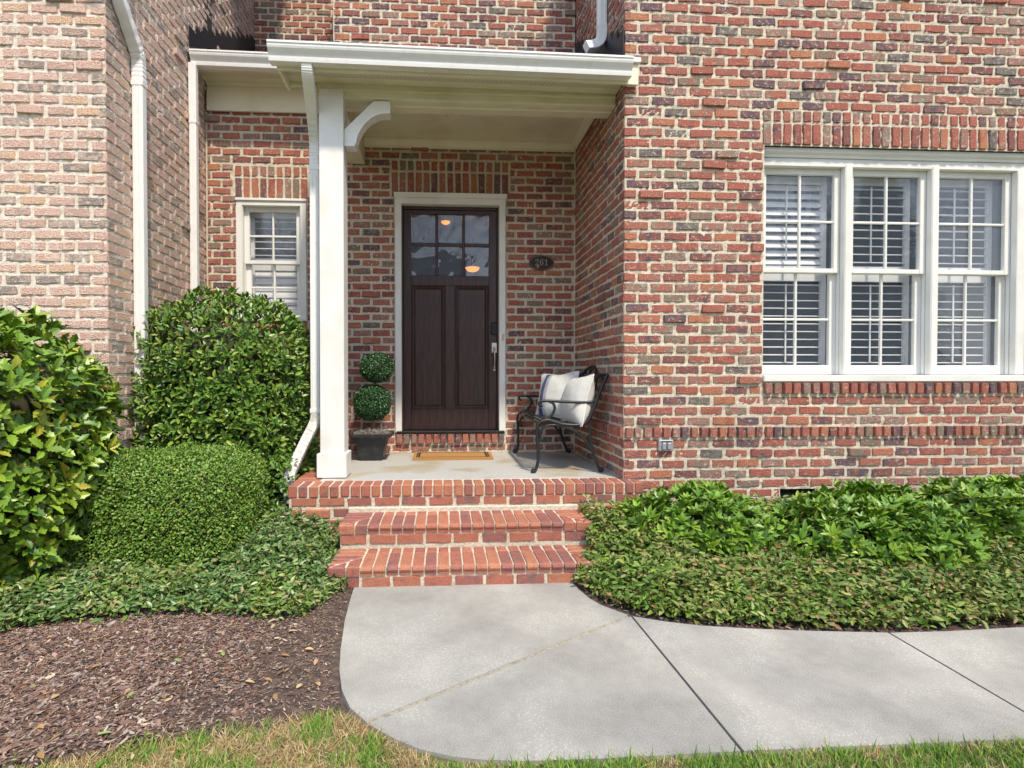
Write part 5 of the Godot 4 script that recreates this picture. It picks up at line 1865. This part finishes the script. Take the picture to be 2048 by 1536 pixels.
func bare_tree(label: String, base: Vector3, h: float, r: float) -> void:
	var t := thing("bare_tree", label, "tree", "bare trees across the lawn behind the viewer")
	var s := ST()
	var top := base + Vector3(0.2, h * 0.28, 0.1)
	tube(s, spline([base, base.lerp(top, 0.5) + Vector3(0.06, 0, 0), top], 4), r, r * 0.75, 8)
	fin(s, "trunk", M.bark, t)
	s = ST()
	for i in 5:
		limb(s, top, Vector3(cos(TAU * i / 5.0) * 0.75, 0.9, sin(TAU * i / 5.0) * 0.75).normalized(), h * 0.25, r * 0.5, 0)
	fin(s, "crown", M.bark, t)

func build_surroundings() -> void:
	bare_tree("bare tree on the lawn behind the viewer, mirrored in the windows", Vector3(4.2, -0.05, 9.0), 10.0, 0.15)
	bare_tree("bare tree to the right behind the viewer, mirrored beside the evergreen", Vector3(10.5, -0.05, 15.5), 11.0, 0.16)
	bare_tree("bare tree far right behind the viewer, beyond the street", Vector3(17.5, -0.05, 25.5), 12.0, 0.18)
	bare_tree("bare tree farther along the lawn behind the viewer", Vector3(-3.5, -0.05, 17.0), 11.0, 0.17)
	var e := thing("evergreen_tree", "dark evergreen tree behind the viewer, mirrored in the right window", "tree")
	var s := ST()
	tube(s, PackedVector3Array([Vector3(13, -0.1, 13), Vector3(13, 8.5, 13)]), 0.2, 0.03, 8)
	fin(s, "trunk", M.bark, e)
	var xf: Array = []
	var cols: Array = []
	for i in 6000:
		var y := R.randf_range(0.6, 8.8)
		var rr := (9.2 - y) * 0.30 * sqrt(R.randf())
		var a := R.randf() * TAU
		xf.append(leaf_xf(Vector3(13 + cos(a) * rr, y - rr * 0.2, 13 + sin(a) * rr), Vector3(cos(a), -0.25, sin(a)) + rnd() * 0.5, Vector3(0, 1, 0) + rnd() * 0.5, R.randf_range(0.25, 0.5)))
		cols.append(tint([[0.6, Vector3(0.03, 0.07, 0.025)], [0.4, Vector3(0.05, 0.1, 0.03)]]))
	multi("crown", leaf_mesh(0.45, 0.3, 0.2), M.leaf_soft, xf, cols, e)
	# houses over the street
	for q in [[-5.0, 27.0, 12.0, "grey roofed brick house across the street behind the viewer", M.red[0]], [21.0, 27.5, 15.0, "second brick house across the street, behind the bare tree", M.red[4]]]:
		var h := thing("facing_house", q[3], "house", "houses across the street behind the viewer")
		var x: float = q[0]
		var z: float = q[1]
		var w: float = q[2] / 2
		part("wall", q[4], h, Vector3(x - w, -0.1, z), Vector3(x + w, 5.6, z + 9), 0.0)
		s = ST()
		sweep(s, [Vector2(-0.5, 5.5), Vector2(9.5, 5.5), Vector2(4.5, 9.6)], Vector3(x - w - 0.4, 0, z), Vector3(x + w + 0.4, 0, z))
		fin(s, "roof", M.shingle, h)
		for i in 3:
			for j in 2:
				var wx := x - w + 1.8 + i * (w * 0.8)
				var n := group_node("window", h)
				part("frame", M.white, n, Vector3(wx - 0.1, 0.9 + j * 2.7, z - 0.06), Vector3(wx + 1.3, 2.7 + j * 2.7, z - 0.01), 0.0)
				part("pane", M.metal_dark, n, Vector3(wx, 1.0 + j * 2.7, z - 0.08), Vector3(wx + 1.2, 2.6 + j * 2.7, z - 0.065), 0.0)
		part("door", M.door, h, Vector3(x - 0.5, -0.1, z - 0.08), Vector3(x + 0.5, 2.1, z - 0.01), 0.0)
	s = ST()
	quad(s, Vector3(-80, -0.05, 17), Vector3(80, -0.05, 17), Vector3(80, -0.05, 23), Vector3(-80, -0.05, 23))
	var road := fin(s, "road", mat(lin(0.06, 0.06, 0.062), 0.95), self)
	road.set_meta("kind", "structure")

# ---------------------------------------------------------------- scene
func sky_clouds() -> ImageTexture:
	var f := FastNoiseLite.new()
	f.seed = 5
	f.frequency = 1.3
	f.fractal_octaves = 5
	var w := 512
	var h := 256
	var im := Image.create(w, h, false, Image.FORMAT_RGBA8)
	for y in h:
		var el := (0.5 - (y + 0.5) / h) * PI
		for x in w:
			var az := TAU * x / w
			var d := Vector3(cos(el) * cos(az), sin(el) * 1.8, cos(el) * sin(az))
			var v := f.get_noise_3dv(d * 1.2)
			var a := smoothstep(-0.12, 0.38, v) * smoothstep(0.0, 0.12, sin(el))
			im.set_pixel(x, y, Color(1, 1, 1, a))
	return ImageTexture.create_from_image(im)

func _ready() -> void:
	R.seed = 4711
	# camera: yawed 3.3 degrees to the right, 0.8 down, lens shifted left
	var th := atan(0.0572)
	var pt := atan(16.0 / 1090.0)
	var cam := Camera3D.new()
	cam.name = "camera"
	add_child(cam)
	cam.position = CAM
	cam.basis = Basis(Vector3.UP, -th) * Basis(Vector3.RIGHT, -pt)
	var near := 0.05
	cam.set_frustum(1536.0 / FOC * near, Vector2(79.0 / FOC * near, 0), near, 400.0)
	cam.current = true
	fw = -cam.basis.z
	rt = cam.basis.x
	upv = cam.basis.y
	var env := Environment.new()
	env.background_mode = Environment.BG_SKY
	var sky := Sky.new()
	var sm := ProceduralSkyMaterial.new()
	sm.sky_top_color = lin(0.40, 0.52, 0.76)
	sm.sky_horizon_color = lin(0.91, 0.92, 0.91)
	sm.sky_curve = 0.18
	sm.ground_bottom_color = lin(0.16, 0.16, 0.12)
	sm.ground_horizon_color = lin(0.55, 0.58, 0.58)
	sm.sky_cover = sky_clouds()
	sm.sky_cover_modulate = Color(0.62, 0.62, 0.62)
	sm.sun_angle_max = 1.0
	sky.sky_material = sm
	env.sky = sky
	env.tonemap_mode = Environment.TONE_MAPPER_LINEAR
	env.tonemap_exposure = 1.82
	env.sdfgi_enabled = true
	env.ssao_enabled = true
	env.ssil_enabled = true
	var we := WorldEnvironment.new()
	we.name = "environment"
	we.environment = env
	add_child(we)
	var sun := DirectionalLight3D.new()
	sun.name = "sun"
	add_child(sun)
	sun.look_at_from_position(Vector3(0.25, 1.0, 0.64) * 10.0, Vector3.ZERO)
	sun.light_color = Color(1.0, 0.95, 0.87)
	sun.light_energy = 0.85
	sun.light_angular_distance = 4.0
	sun.shadow_enabled = true
	# noise fields
	mort_noise.frequency = 22.0
	mort_noise.fractal_octaves = 2
	mort_noise.seed = 8
	mort_noise2.frequency = 60.0
	mort_noise2.fractal_octaves = 1
	mort_noise2.seed = 9
	bed_noise.frequency = 1.0
	bed_noise.seed = 12
	shape_noise.frequency = 2.2
	shape_noise.fractal_octaves = 3
	shape_noise.seed = 21
	make_materials()
	M.pillow = mat(lin(0.74, 0.74, 0.72), 0.95)
	M.pot = tri_mat(mottle(Vector3(0.013, 0.015, 0.018), Vector3(0.03, 0.033, 0.036), "d", 0.5, 0.85, 512, "e", 0.1), 0.5, 0.5)
	M.trunk = tri_mat(mottle(Vector3(0.30, 0.19, 0.105), Vector3(0.16, 0.10, 0.06), "c", 0.4, 0.8, 256, "c", 0.2), 0.2, 0.9)
	M.coir = mat(lin(0.36, 0.19, 0.06), 1.0)
	M.bronze = mat(lin(0.018, 0.011, 0.010), 0.45, 0.2)
	M.gilt = mat(lin(0.34, 0.26, 0.19), 0.45, 0.4)
	M.zinc = mat(lin(0.42, 0.44, 0.46), 0.4, 0.5)
	var gw := mat(lin(0.9, 0.6, 0.3), 0.5)
	gw.emission_enabled = true
	gw.emission = Color(1.0, 0.55, 0.2)
	gw.emission_energy_multiplier = 1.1
	M.glow = gw
	make_brick_meshes()
	build_ground()
	build_walk()
	build_house()
	build_porch()
	build_steps()
	build_planting()
	build_bench()
	build_pillows()
	build_planter()
	build_doormat()
	build_plaque()
	build_outlet()
	build_lamps()
	build_surroundings()
